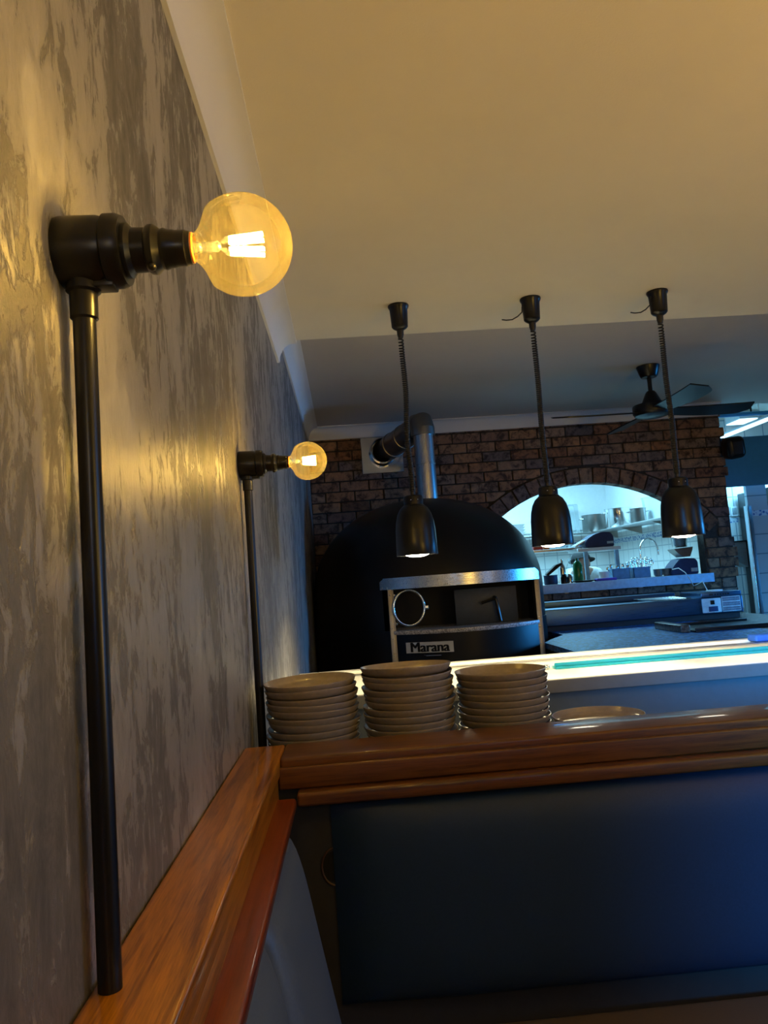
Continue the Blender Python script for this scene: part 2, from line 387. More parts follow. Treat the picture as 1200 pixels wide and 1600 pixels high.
# brick wall with the arched pass-through
ACX, ACZ, AR, AHW = 2.0, -.57, 1.25, .93; RING = .125; SILL = -.20
def arch_z(x, r): return ACZ+math.sqrt(max(0, r*r-(x-ACX)**2))
XR = 3.17
bm = new_bm()
poly = [(XW, SILL), (XW, ZC2), (XR, ZC2), (XR, SILL), (ACX+AHW, SILL)]
N = 24
for k in range(N+1):
    x = ACX+AHW-2*AHW*k/N; poly.append((x, arch_z(x, AR)))
poly.append((ACX-AHW, SILL))
add_prism(bm, [(x, YB+.012, z) for x, z in poly], (0, .11, 0))
add_box(bm, XW, XR, YB+.012, YB+.122, ZF, SILL)
wall_back = struct('wall_back', bm, MORTAR, smooth=0)
bm = new_bm(); CH = .083; CW = .235; g = .010
nrow = int((ZC2-ZF)/CH)+1
for i in range(6, nrow):
    z0 = ZF+i*CH+g/2; z1 = min(z0+CH-g, ZC2-.002)
    if z1-z0 < .02: continue
    x = XW + (-.12 if i % 2 else 0)
    while x < XR:
        a = max(x+g/2, XW+.002); b = min(x+CW-g/2, XR+random.choice((-.012, 0, .018, .03)))
        if b > XR-.06: b = XR+random.choice((-.015, .0, .015, .03))
        x += CW
        if b-a < .04: continue
        n = 10; cols = []
        for k in range(n+1):
            xx = a+(b-a)*k/n; lo = z0
            inside = abs(xx-ACX) < AHW+.0
            ro = AR+RING+.012
            if abs(xx-ACX) < ro and z1 > .2:
                zz = arch_z(xx, ro)
                if xx > ACX-1.06 and xx < ACX+1.06: lo = max(z0, zz) if zz > .2 or inside else z0
            if inside and z0 > SILL and z1 < .32+ACZ+1: 
                lo = max(lo, arch_z(xx, ro))
            cols.append((xx, lo))
        runs = []; cur = []
        for c in cols:
            if c[1] < z1-.008: cur.append(c)
            else:
                if len(cur) > 1: runs.append(cur)
                cur = []
        if len(cur) > 1: runs.append(cur)
        dy = random.uniform(-.004, .004)
        for rn in runs:
            if rn[-1][0]-rn[0][0] < .02: continue
            # keep bricks off the open sides of the arch
            if z0 > SILL-.02 and z0 < .30:
                if rn[0][0] < ACX-AHW and rn[-1][0] > ACX-AHW: rn = [c for c in rn if c[0] < ACX-AHW]
                if rn[-1][0] > ACX+AHW and rn[0][0] < ACX+AHW: rn = [(ACX+AHW+.004, rn[-1][1])]+[c for c in rn if c[0] > ACX+AHW+.004]
                if len(rn) < 2: continue
            add_prism(bm, [(c[0], YB+dy, c[1]) for c in rn]+[(rn[-1][0], YB+dy, z1), (rn[0][0], YB+dy, z1)], (0, .02 if b < XR-.02 else .11, 0))
# header bricks standing round the arch
n = 21; amax = math.asin(AHW/AR)+.06
for k in range(n):
    a0 = -amax+2*amax*k/n+.004; a1 = -amax+2*amax*(k+1)/n-.004; d = random.uniform(-.005, .004)
    P = [(ACX+math.sin(a)*r, YB-.004+d, ACZ+math.cos(a)*r) for a, r in ((a0, AR), (a1, AR), (a1, AR+RING), (a0, AR+RING))]
    add_prism(bm, P, (0, .116-d, 0))
bmesh.ops.recalc_face_normals(bm, faces=bm.faces)
bk = struct('bricks', bm, BRICK, parent=wall_back, smooth=0)
bv = bk.modifiers.new('bevel', 'BEVEL'); bv.width = .006; bv.segments = 2; bv.limit_method = 'ANGLE'

# kitchen beyond the arch
bm = new_bm(); add_box(bm, .2, 3.04, 8.6, 8.7, ZF, 1.4); struct('wall_kitchen_back', bm, TILE_X)
bm = new_bm(); add_box(bm, .2, 3.035, 8.58, 8.599, .42, 1.4); struct('wall_kitchen_back_paint', bm, WHITEK)
bm = new_bm(); add_box(bm, 3.04, 3.12, YB+.13, 8.7, ZF, 1.4); struct('wall_kitchen_right', bm, TILE_Y)
bm = new_bm(); add_box(bm, 3.02, 3.0395, YB+.13, 8.599, .42, 1.4); struct('wall_kitchen_right_paint', bm, WHITEK)
bm = new_bm(); add_box(bm, .1, .2, YB+.13, 8.7, ZF, 1.4); struct('wall_kitchen_left', bm, WHITEK)
bm = new_bm(); add_box(bm, .2, 3.02, YB+.13, 8.58, 1.25, 1.32); struct('ceiling_kitchen', bm, WHITEK)
# corridor to the right of the brick wall
bm = new_bm(); add_box(bm, 3.12, 6.2, YB+.02, YB+.07, .57, .98); struct('wall_bulkhead', bm, BLUEPAINT)
bm = new_bm(); add_box(bm, 3.12, 6.2, 7.6, 7.7, ZF, 1.41); struct('wall_corridor', bm, TILE_B)
bm = new_bm(); add_box(bm, 3.575, 3.755, 6.55, 6.59, ZF, .95); struct('wall_pillar', bm, m_tile('pillar_tiles', .5, .172, 'xz', c=(.52, .56, .56), band=(.335, .385), grout=(.22, .28, .30, 1)))
bm = new_bm(); add_box(bm, 3.560, 3.600, 6.535, 6.548, ZF, .43, .003); add_box(bm, 3.560, 3.573, 6.535, 6.60, ZF, .43, .003); struct('trim_4', bm, STEELV)
bm = new_bm()
for a in ((-2.6, 4.0, ZF, 1.41), (5.2, 9, ZF, 1.41), (4.0, 5.2, ZF, -.6), (4.0, 5.2, .5, 1.41)): add_box(bm, 6.1, 6.2, *a)
struct('wall_far_right', bm, GREYP)
bm = new_bm(); add_box(bm, 6.14, 6.16, 4.0, 5.2, -.6, .5); struct('window_3', bm, CLEAR)

# ================================================================== wooden ledges of the booth
ZR = -.336
def bx(x0, x1, y0, y1, z0, z1, bev=.0, seg=3):
    return add_box(new_bm(), x0, x1, y0, y1, z0, z1, bev, seg)
t = thing('wooden_ledge', 'orange varnished timber ledge running along the plastered wall, carrying the black conduits', 'ledge', (-.19, 0.2, -.42))
obj('top_board', bx(XW+.001, -.160, -1.6, 1.702, ZR-.034, ZR, .006), WOOD_Y, t)
obj('fascia', bx(-.185, -.164, -1.6, 1.545, ZR-.080, ZR-.034, .002), WOOD_Y, t)
obj('lower_moulding', bx(-.184, -.128, -1.6, 1.52, -.422, -.402, .006), WOOD_R, t)
t = thing('wooden_ledge', 'brown timber ledge across the top of the booth back, in front of the stacked plates', 'ledge', (1.3, 1.6, -.42))
obj('top_board', bx(-.1595, 3.2, 1.56, 1.702, ZR-.034, ZR+.0005, .006), WOOD_X, t)
obj('fascia', bx(-.1635, 3.2, 1.548, 1.572, ZR-.058, ZR-.016, .004), WOOD_X, t)
obj('lower_moulding', bx(-.127, 3.2, 1.515, 1.56, -.421, -.3945, .006), WOOD_X, t)
t = thing('booth_partition', 'dark partition board behind the booth upholstery, with a round hand hole', 'partition', (1.3, 1.6, ZF))
obj('board', bx(-.2, 3.2, 1.565, 1.69, ZF, ZR-.0595), DARK, t)
bm = new_bm(); add_tube(bm, [(-.062+.028*math.cos(a), 1.5635, -.552+.036*math.sin(a)) for a in [2*PI*k/28 for k in range(28)]], .0022, 6, True); obj('hole_rim', bm, m_paint('brown_rim', (.05, .022, .012), .5), t)
bm = new_bm(); add_lathe(bm, [(0.0, 0), (.03, 0)], (-.062, 1.5640, -.552), (0, -1, 0), 28); obj('hand_hole', bm, mat('deep_black', (.002, .002, .002), .95), t)

def cushion(x0, x1, y0, y1, z0, z1, puff, axis, n=28):
    """upholstered pad: rounded box whose face bulges by puff along +x or -y"""
    bm = new_bm(); nx = n; G = {}
    def sh(u, v):
        e = (1-abs(2*u-1)**(12 if axis == 'x' else 5))*(1-abs(2*v-1)**(9 if axis == 'x' else 5)); return max(0, e)**.45
    for side in (0, 1):
        for i in range(nx+1):
            for j in range(nx+1):
                u, v = i/nx, j/nx; b = sh(u, v)
                if axis == 'x': p = (x0+(x1-x0)*b+puff*min(1, (1-v)*1.25)**1.1*b if side else x0, y0+(y1-y0)*u, z0+(z1-z0)*v)
                else: p = (x0+(x1-x0)*u, y1-(y1-y0)*b-puff*math.sin(PI*v)*b if side else y1, z0+(z1-z0)*v)
                G[side, i, j] = bm.verts.new(p)
    for side in (0, 1):
        for i in range(nx):
            for j in range(nx): bm.faces.new((G[side, i, j], G[side, i+1, j], G[side, i+1, j+1], G[side, i, j+1]))
    return bm
o = obj('upholstered_backrest', cushion(-.066, 1.9, 1.50, 1.561, -.81, -.4225, .004, 'y', 44), VINYL, smooth=60)
tag(o, 'wide dark blue vinyl backrest panel under the cross ledge', 'backrest')
o = obj('backrest_cushion', cushion(-.186, -.125, 1.06, 1.475, -1.0, -.4235, .085, 'x', 36), VINYL2, smooth=60)
tag(o, 'blue grey vinyl backrest cushion beside the corner, farther of the two', 'backrest', 'side backrest cushions')
o = obj('backrest_cushion', cushion(-.186, -.125, .50, 1.058, -1.0, -.4235, .085, 'x', 36), VINYL2, smooth=60)
tag(o, 'blue grey vinyl backrest cushion at the bottom edge, nearer of the two', 'backrest', 'side backrest cushions')
t = thing('bench_seat', 'bench seat with tan top below the dark blue backrest panel', 'bench', (.9, 1.3, ZF))
obj('seat_pad', bx(-.030, 1.9, 1.04, 1.54, -.92, -.855, .018, 4), BEIGE, t)
obj('seat_base', bx(-.028, 1.9, 1.10, 1.54, ZF, -.921), DARK, t)

# ================================================================== plates on the service shelf
t = thing('service_cabinet', 'low dark cabinet behind the cross ledge, carrying the plate stacks', 'cabinet', (.7, 2.0, ZF))
obj('worktop', bx(XW+.002, 1.9, 1.71, 2.16, -.448, -.4285, .003), DARK, t)
obj('carcass', bx(XW+.002, 1.88, 1.72, 2.14, ZF, -.4485), DARK, t)
PR = .1125
def plate_mesh():
    bm = new_bm()
    prof = [(0, .0045), (.068, .0040), (.070, -.0068), (.075, -.0068), (.079, .004), (.095, .0055), (.103, .0095), (.1075, .0150), (.1105, .0215), (.1122, .0258), (.1120, .0270), (.1106, .0272), (.1095, .0255), (.1065, .0180), (.102, .0120), (.096, .0090), (.085, .0080), (.05, .0075), (0, .0075)]
    add_lathe(bm, prof, n=72); return bm
src = obj('plate', plate_mesh(), STONE, smooth=50)
ORD = ['topmost', 'second', 'third', 'fourth', 'fifth', 'sixth', 'seventh', 'eighth', 'ninth', 'tenth', 'eleventh', 'twelfth', 'thirteenth']
# (rim height of each plate, x offset, tilt about y)
YP = 1.895
def stack(name, X, rims, tilts, dxs, group):
    global src
    for k, z in enumerate(rims):
        o = src if src is not None and not src.get('label') else src.copy()
        if o is not src: C.objects.link(o)
        tl = tilts[k] if k < len(tilts) else 0
        o.location = (X+dxs[k % len(dxs)], YP+random.uniform(-.003, .003), z-.034)
        o.rotation_euler = (R(random.uniform(-.05, .05)), R(tl), random.uniform(0, 6))
        if len(rims) == 2: lb = 'beige stoneware plate on its own at the right, ' + ('on top' if k == 0 else 'the one underneath')
        else: lb = 'beige stoneware plate, %s %sof the %s stack' % (ORD[k], '' if k == 0 else 'from the top ', name)
        tag(o, lb, 'plate', group)
ZB = -.3942
def rims(top, n): return [top+(ZB-top)*k/(n-1) for k in range(n)]
stack('left', -.110, rims(-.225, 12), [-1.5, -1.45, -1.35, -1.2, -1.05, -.9, -.75, -.6, -.45, -.3, -.15, 0], [.000, .002, .005, .002, .004, .001, .006, .004], 'plates in the left stack')
stack('middle', .128, rims(-.207, 13), [-2.1, -1.8, -1.5, -1.2, -1.0, -.8, -.65, -.5, -.4, -.3, -.2, -.1, 0], [-.002, -.001, .001, -.002, .003, .004], 'plates in the middle stack')
stack('right', .360, rims(-.236, 11), [-.3, -.4, -.5, -.4, -.35, -.3, -.2, -.15, -.1, 0, 0], [-.002, .002, .000, -.001, .003, .001], 'plates in the right stack')
stack('single', .594, [-.365, ZB], [-.2, 0], [.0, .004], 'single plates at the right')

# ================================================================== wall sconces
def make_sconce(x, y, z, zb, label):
    t = thing('wall_sconce', label, 'lamp', (XW, y, zb), 'pipe wall sconces')
    bm = new_bm(); a = (1, 0, 0); o = (XW+.0005, y, z)
    add_lathe(bm, [(.033, 0), (.034, .004), (.0335, .036), (.032, .042), (.0345, .044), (.0345, .054), (.032, .060), (.0, .060)], o, a, 48, True)
    add_box(bm, XW+.030, XW+.050, y-.010, y+.010, z-.037, z-.028, .002)
    obj('junction_box', bm, BLACK, t)
    bm = new_bm(); add_lathe(bm, [(.0, .058), (.0255, .058), (.0255, .064), (.021, .068), (.0205, .080), (.023, .083), (.0235, .088), (.021, .091), (.0185, .094), (.0195, .097), (.0180, .101), (.0175, .106), (.0168, .108), (.0168, .117), (.0160, .118), (.0155, .122), (.0, .122)], o, a, 36)
    add_sphere(bm, (XW+.087, y-.012, z-.022), .004); obj('lamp_holder', bm, BLACK, t)
    bm = new_bm(); xp = XW+.019
    add_cyl(bm, (xp, y, zb), (xp, y, z-.052), .0105, 24); obj('conduit', bm, BLACK, t)
    bm = new_bm(); add_lathe(bm, [(.0105, 0), (.0128, .002), (.0128, .026), (.016, .028), (.016, .036)], (xp, y, z-.066), (0, 0, 1), 24, True, True); obj('conduit_coupling', bm, BLACK, t)
    cx = x+.002; RB = .0478
    bm = new_bm(); prof = []
    xs = XW+.120; nr = .0125
    prof = [(.0126, -.0510), (.0130, -.0480), (.0136, -.0455), (.0150, -.0430), (.0178, -.0405), (.0215, -.0380), (.0262, -.0355)]
    a_end = math.acos(-.031/RB)
    for k in range(37):
        th = a_end*(1-k/36); prof.append((RB*math.sin(th), RB*math.cos(th)) if k < 36 else (0, RB))
    add_lathe(bm, prof, (cx, y, z), (1, 0, 0), 64)
    b = obj('bulb', bm, GLOBE, t, smooth=80)
    bm = new_bm(); add_lathe(bm, [(.0132, 0), (.0142, .001), (.0142, .0045), (.0130, .006)], (XW+.1195, y, z), (1, 0, 0), 32, True, False); obj('collar', bm, COPPER, b)
    bm = new_bm(); add_lathe(bm, [(.009, 0), (.0055, .006), (.0045, .02), (.0055, .025), (.003, .028), (.0, .029)], (XW+.122, y, z), (1, 0, 0), 16); obj('glass_stem', bm, CLEAR, b)
    bm = new_bm()
    for k in range(8):
        an = 2*PI*k/8; ca, sa = math.cos(an)*.0095, math.sin(an)*.0095
        add_cyl(bm, (cx-.012, y+ca*.8, z+sa*.8), (cx+.020, y+ca*1.1, z+sa*1.1), .0021, 8)
    obj('filament', bm, FIL, b)
    point_light('sconce_light', (cx+.004, y, z), SCONCE_W, AMBER, .009, t)
    return t
make_sconce(-.081, .71, .331, ZR+.0003, 'near black pipe sconce with large lit globe bulb, standing on the wooden ledge')
make_sconce(-.082, 1.88,   .312, -.4283, 'far black pipe sconce with small looking lit globe bulb, above the plate stacks')

# ================================================================== service counter under the heat lamps
t = thing('service_counter', 'white pass counter with brightly lit top under the three heat lamps', 'counter', (1.5, 3.1, ZF))
obj('worktop', bx(XW+.002, 3.5, 2.80, 3.50, -.450, -.40, .004), WHITE, t)
obj('front_edge', bx(XW+.002, 3.5, 2.795, 2.7995, -.450, -.404, .001), m_paint('grey_edge_strip', (.22, .23, .23), .6, .04, spec=.3), t)
obj('back_lip', bx(XW+.002, 3.5, 3.44, 3.50, -.3998, -.386, .003), WHITE, t)
obj('front_panel', bx(XW+.002, 3.5, 2.83, 3.46, ZF, -.4505), m_paint('blue_grey_counter_paint', (.13, .17, .20), .6, .04, spec=.3), t)
bm = new_bm(); add_box(bm, XW+.01, 3.4, 3.33, 3.345, -.3998, -.392, .002); add_box(bm, XW+.01, 3.4, 3.38, 3.39, -.3998, -.394, .002); obj('edge_strip', bm, STEEL, t)
t = thing('docket_rail', 'long aluminium docket rail, coloured in its teal reflection, lying along the lit white counter', 'rail', (1.8, 3.07, -.40))
bm = new_bm(); add_box(bm, .80, 3.3, 3.04, 3.10, -.3998, -.390, .002); add_box(bm, .80, 3.3, 3.05, 3.063, -.391, -.375, .004); obj('channel', bm, TEAL, t)
bm = new_bm()
for k in range(6): add_sphere(bm, (.775-.008*k, 3.065+.012*math.sin(k*2.1), -.390), .009)
obj('marble_stop', bm, CHROME, t)
o = obj('folded_cloth', bx(1.80, 2.05, 3.36, 3.44, -.3918, -.362, .009, 4), CLOTH); tag(o, 'bright blue folded cloth at the right end of the lit counter', 'cloth')

# ================================================================== heat lamps
YL = 2.97; ZS = .092
def coil(bm, x, z0, z1, rc, rw, turns0, bend):
    pts = []; n = 10; T = turns0
    for i in range(T*n+1):
        s = i/(T*n); e = s**.82 if True else s
        zz = z1+(z0-z1)*e; a = 2*PI*i/n
        cx = x+bend*math.sin(PI*s)*math.sin(2.3*PI*s)
        pts.append((cx+rc*math.cos(a), YL+rc*math.sin(a), zz))
    add_tube(bm, pts, rw, 6)
def make_heat_lamp(x, label, bend, wire):
    t = thing('heat_lamp', label, 'lamp', (x, YL, ZS), 'pendant heat lamps over the counter')
    bm = new_bm(); add_lathe(bm, [(.042, 0), (.043, .004), (.040, .012), (.037, .016), (.033, .088), (.028, .094), (.016, .102), (.0, .103)], (x, YL, ZC-.0003), (0, 0, -1), 36, True); obj('ceiling_cup', bm, BLACK, t)
    bm = new_bm(); add_lathe(bm, [(.014, 0), (.0135, .02), (.010, .034), (.0, .034)], (x, YL, ZC-.10), (0, 0, -1), 20); obj('cord_grip', bm, CORD, t)
    bm = new_bm(); coil(bm, x, .345, ZC-.128, .0085, .0036, 78, bend); obj('coiled_cord', bm, CORD, t, smooth=80)
    bm = new_bm(); add_cyl(bm, (x, YL, .322), (x, YL, .352), .011, 16, .008); obj('lower_cord_grip', bm, CORD, t)
    bm = new_bm(); add_lathe(bm, [(.0, .236), (.030, .236), (.036, .232), (.038, .226), (.038, .200), (.0385, .196)], (x, YL, ZS), (0, 0, 1), 36); obj('shade_cap', bm, BLACK, t)
    bm = new_bm(); pr = [(.0805, 0), (.0815, .002), (.080, .05), (.078, .10), (.0745, .132), (.067, .162), (.055, .184), (.0385, .199), (.036, .199), (.053, .182), (.065, .160), (.0725, .131), (.076, .10), (.078, .05), (.0795, .002), (.0805, 0)]
    add_lathe(bm, pr, (x, YL, ZS), (0, 0, 1), 64); sh = obj('shade', bm, BLACK, t, smooth=50)
    for a in (-1.9, -1.2):
        bm = new_bm(); add_sphere(bm, (x+.0385*math.cos(a), YL+.0385*math.sin(a), ZS+.215), .0028); obj('screw', bm, CHROME, t)
    bm = new_bm(); add_lathe(bm, [(.0, -.007), (.025, -.0055), (.045, .001), (.056, .014), (.058, .024), (.045, .07), (.02, .12), (.015, .19)], (x, YL, ZS), (0, 0, 1), 32); obj('reflector_bulb', bm, LAMPFACE, t)
    if wire:
        bm = new_bm(); add_tube(bm, [(x-.030, YL-.012, ZC-.02), (x-.040, YL-.014, ZC-.040), (x-.042, YL-.014, ZC-.060), (x-.062, YL-.016, ZC-.078), (x-.085, YL-.018, ZC-.090), (x-.110, YL-.020, ZC-.092), (x-.128, YL-.021, ZC-.089)], .0026, 8); obj('loose_wire', bm, CORD, t)
    l = bpy.data.lights.new('heat_lamp_light', 'SPOT'); l.energy = HEAT_W*4; l.color = (1, .84, .48); l.spot_size = R(150); l.spot_blend = .5; l.shadow_soft_size = .04
    o = bpy.data.objects.new('heat_lamp_light', l); C.objects.link(o); o.parent = t; o.location = (0, 0, .002)
    return t
make_heat_lamp(.277, 'black pendant heat lamp on coiled cord in front of the oven dome', .006, False)
make_heat_lamp(.816, 'black pendant heat lamp hanging before the left side of the brick arch', .002, True)
make_heat_lamp(1.345, 'black pendant heat lamp before the right end of the arch, just below the fan', -.003, True)

# ================================================================== ceiling fan
fx, fy = 2.045, 4.77
t = thing('ceiling_fan', 'black four bladed ceiling fan hanging near the brick wall', 'fan', (fx, fy, .93))
bm = new_bm(); add_lathe(bm, [(.072, 0), (.074, .004), (.072, .012), (.055, .068), (.048, .076), (.02, .080), (0, .080)], (fx, fy, ZC2-.0003), (0, 0, -1), 40, True); obj('canopy', bm, BLACK, t)
bm = new_bm(); add_cyl(bm, (fx, fy, 1.09), (fx, fy, ZC2-.075), .014); obj('down_rod', bm, BLACK, t)
bm = new_bm(); add_lathe(bm, [(.0, .175), (.024, .172), (.034, .160), (.062, .10), (.070, .085), (.120, .082), (.124, .076), (.124, .030), (.112, .012), (.07, .0), (0, -.002)], (fx, fy, .93), (0, 0, 1), 48); obj('motor_housing', bm, BLACK, t)
for k in range(4):
    a = R(1+90*k); M = Matrix.Translation((fx, fy, .965)) @ Matrix.Rotation(a, 4, 'Z') @ Matrix.Rotation(R(-13), 4, 'X')
    bm = new_bm(); top = []; bot = []; n = 16
    for i in range(n+1):
        s = i/n; xx = .10+s*.555; hw = .050+.030*math.sin(min(1, s*1.25)*PI/2)
        sw = .018*math.sin(PI*s*.9)
        lead = hw+sw; trail = -hw*(1-.15*s)+sw
        if s > .93: lead -= .05*(s-.93)/.07; 
        top.append(((xx+(.02 if s == 1 else 0)), lead)); bot.append((xx, trail))
    pl = top+bot[::-1]
    add_prism(bm, [M @ Vector((p[0], p[1], .004)) for p in pl], (M.to_3x3() @ Vector((0, 0, -.008))))
    obj('blade', bm, BLACK, t, smooth=30)

# ================================================================== pizza oven
OX, OY, OR, OZ = .55, 5.33, .79, -.08
t = thing('pizza_oven', 'large black domed pizza oven with steel hood, in front of the brick wall', 'oven', (OX, OY, ZF))
bm = new_bm(); prof = []
for k in range(25):
    a = PI/2*k/24; prof.append((OR*math.cos(a)**.92 if k < 24 else 0, OZ+.635*math.sin(a)))
prof = [(OR, -.30), (OR, -.2)]+prof
add_lathe(bm, prof, (OX, OY, 0), (0, 0, 1), 96)
kill = [f for f in bm.faces if f.calc_center_median().y < 4.86 and abs(f.calc_center_median().x-.69) < .47 and f.calc_center_median().z < .0]
bmesh.ops.delete(bm, geom=kill, context='FACES')
obj('dome', bm, BLACK2, t, smooth=60)
bm = new_bm(); add_lathe(bm, [(OR+.004, ZF), (OR+.004, -.30), (OR-.02, -.30)], (OX, OY, 0), (0, 0, 1), 96); obj('drum', bm, BLACK2, t, smooth=60)
X0, X1 = .187, 1.155; Xm = (X0+X1)/2; YE, YM = 4.585, 4.36
def arcy(x, ye=YE, ym=YM): s = (x-Xm)/(X1-Xm); return ym+(ye-ym)*s*s
def arc_band(bm, xa, xb, z0, z1, off=0., th=.012, n=40, round_l=0):
    F = []; 
    for i in range(n+1):
        x = xa+(xb-xa)*i/n; y = arcy(x)+off; dz = 0
        if round_l and x-xa < round_l: q = (x-xa)/round_l; dz = round_l*(1-math.sqrt(max(0, 1-(1-q)**2)))
        if round_l and xb-x < round_l: q = (xb-x)/round_l; dz = round_l*(1-math.sqrt(max(0, 1-(1-q)**2)))
        F.append([bm.verts.new(p) for p in ((x, y, z0), (x, y, z1-dz), (x, y+th, z1-dz), (x, y+th, z0))])
    for A, B in zip(F, F[1:]):
        for k in range(4): bm.faces.new((A[k], A[(k+1) % 4], B[(k+1) % 4], B[k]))
    bm.faces.new(F[0]); bm.faces.new(list(reversed(F[-1])))
bm = new_bm(); arc_band(bm, X0, X1, -.052, .016, round_l=.02); 
# hood top runs back onto the dome
n = 40; A = []; B = []
for i in range(n+1):
    x = X0+.02+(X1-X0-.04)*i/n; A.append(bm.verts.new((x, arcy(x)+.01, .014))); B.append(bm.verts.new((x, max(arcy(x)+.02, OY-math.sqrt(max(.01, .77**2-(x-OX)**2))), .016)))
for i in range(n): bm.faces.new((A[i], A[i+1], B[i+1], B[i]))
obj('hood', bm, STEEL, t)
for xa, xb in ((.228, .262), (1.120, 1.154)):
    bm = new_bm(); y = arcy((xa+xb)/2)+.012; add_box(bm, xa, xb, y, y+.012, ZF, -.052, .002); add_box(bm, xb-.006 if xa < .5 else xa, xb if xa < .5 else xa+.006, y-.01, y+.05, ZF, -.052, .001)
    p = obj('corner_post', bm, DARKSTEEL, t)
    for z in (-.085, -.28, -.34, -.44):
        bm = new_bm(); add_sphere(bm, ((xa+xb)/2-.004, y-.001, z), .0042, .002, .0042, 10, 6); obj('rivet', bm, CHROME, p)
for x in (.200, .228, 1.138):
    bm = new_bm(); add_sphere(bm, (x, arcy(x)-.001, -.040), .0042, .002, .0042, 10, 6); obj('rivet', bm, CHROME, t)
bm = new_bm(); add_box(bm, .236, 1.145, 4.84, 4.85, -.31, -.03); add_box(bm, .236, .246, arcy(.25)+.04, 4.84, -.31, -.03); add_box(bm, 1.135, 1.145, arcy(1.14)+.04, 4.84, -.31, -.03); add_prism(bm, [(.236, arcy(.236)+.03, -.053)]+[(x, arcy(x)+.03, -.053) for x in (.4, .55, .67, .8, .95)]+[(1.145, arcy(1.145)+.03, -.053), (1.145, 4.85, -.053), (.236, 4.85, -.053)], (0, 0, .012))
obj('oven_mouth', bm, mat('mouth_black', (.004, .004, .004), .7), t)  # one even black on all inner faces of the mouth
bm = new_bm(); n = 40; F = []
for i in range(n+1):
    x = .250+(1.130-.250)*i/n; y = arcy(x)+.004; F.append([bm.verts.new(p) for p in ((x, y, -.319), (x, y-.004, -.309), (x, y, -.297), (x, 4.86, -.297), (x, 4.86, -.319))])
for A, B in zip(F, F[1:]):
    for k in range(5): bm.faces.new((A[k], A[(k+1) % 5], B[(k+1) % 5], B[k]))
bm.faces.new(F[0]); bm.faces.new(list(reversed(F[-1]))); obj('landing_shelf', bm, EDGE, t)
bm = new_bm(); arc_band(bm, .262, 1.120, ZF, -.320, .014); obj('front_panel', bm, BLACK2, t)
bm = new_bm(); add_box(bm, .633, 1.012, 4.60, 4.612, -.296, -.082, .003); d = obj('oven_door', bm, m_paint('blue_black_steel', (.022, .035, .055), .45), t)
bm = new_bm(); add_tube(bm, [(.875, 4.60, -.143), (.875, 4.56, -.145), (.875, 4.555, -.153), (.885, 4.555, -.223), (.895, 4.56, -.285)], .010, 10); add_tube(bm, [(.875, 4.557, -.150), (.83, 4.555, -.160), (.785, 4.56, -.172)], .009, 10); add_sphere(bm, (.872, 4.55, -.145), .008)
obj('door_handle', bm, BLACK, d)
ring = Matrix.Translation((.350, 4.555, -.166)) @ Matrix.Rotation(R(14), 4, 'Z')
bm = new_bm(); add_tube(bm, [ring @ Vector((.097*math.cos(a), 0, .105*math.sin(a))) for a in [2*PI*k/56 for k in range(56)]], .0085, 10, True); add_box(bm, .446, .470, 4.57, 4.59, -.185, -.160, .003); rg = obj('round_clamp_ring', bm, CHROME, t, smooth=80)
for z in (-.088, -.256):
    bm = new_bm(); add_sphere(bm, (.268, 4.56, z), .011, .008, .011, 12, 8); obj('clamp_bolt', bm, CHROME, rg)
px0, px1 = .309, .571; yp = arcy(.335)+.014
nm = Matrix.Rotation(-math.atan2(arcy(.335)-arcy(.60), .265), 4, 'Z')
yl = arcy(px0)-.020; yr = arcy(px1)-.020
bm = new_bm(); add_prism(bm, [(px0, yl, -.364), (px1, yr, -.364), (px1, yr, -.425), (px0, yl, -.425)], (0, -.004, 0)); npl = obj('name_plate', bm, mat('silver_plate', (.62, .60, .55), .4, .4), t)
fc = bpy.data.curves.new('lettering', 'FONT'); fc.body = 'Marana'; fc.size = .080; fc.extrude = .001; fc.offset = 0; fc.align_x = 'CENTER'; fc.align_y = 'CENTER'
fo = bpy.data.objects.new('tmp_text', fc); C.objects.link(fo)
dg = bpy.context.evaluated_depsgraph_get(); me = bpy.data.meshes.new_from_object(fo.evaluated_get(dg)); bpy.data.objects.remove(fo)
TM = Matrix.Translation(((px0+px1)/2, (yl+yr)/2-.0052, -.3955)) @ Matrix.Rotation(math.atan2(yr-yl, px1-px0), 4, 'Z') @ Matrix.Rotation(PI/2, 4, 'X') @ Matrix.Diagonal((1.0, 1, 1, 1))
bm = new_bm()
for dx in (-.0034, -.0022, -.0011, 0, .0011, .0022, .0034):
    m3 = me.copy(); m3.transform(Matrix.Translation((dx, 0, 0))); m3.transform(TM); bm.from_mesh(m3)
obj('lettering', bm, mat('black_print', (.01, .01, .01), .5), npl, smooth=0)
bm = new_bm(); add_tube(bm, [(.41, arcy(.41)+.01, -.440), (.42, arcy(.42)-.012, -.442), (.50, arcy(.50)-.012, -.442), (.51, arcy(.51)+.01, -.440)], .004, 8); obj('drawer_pull', bm, CHROME, t)

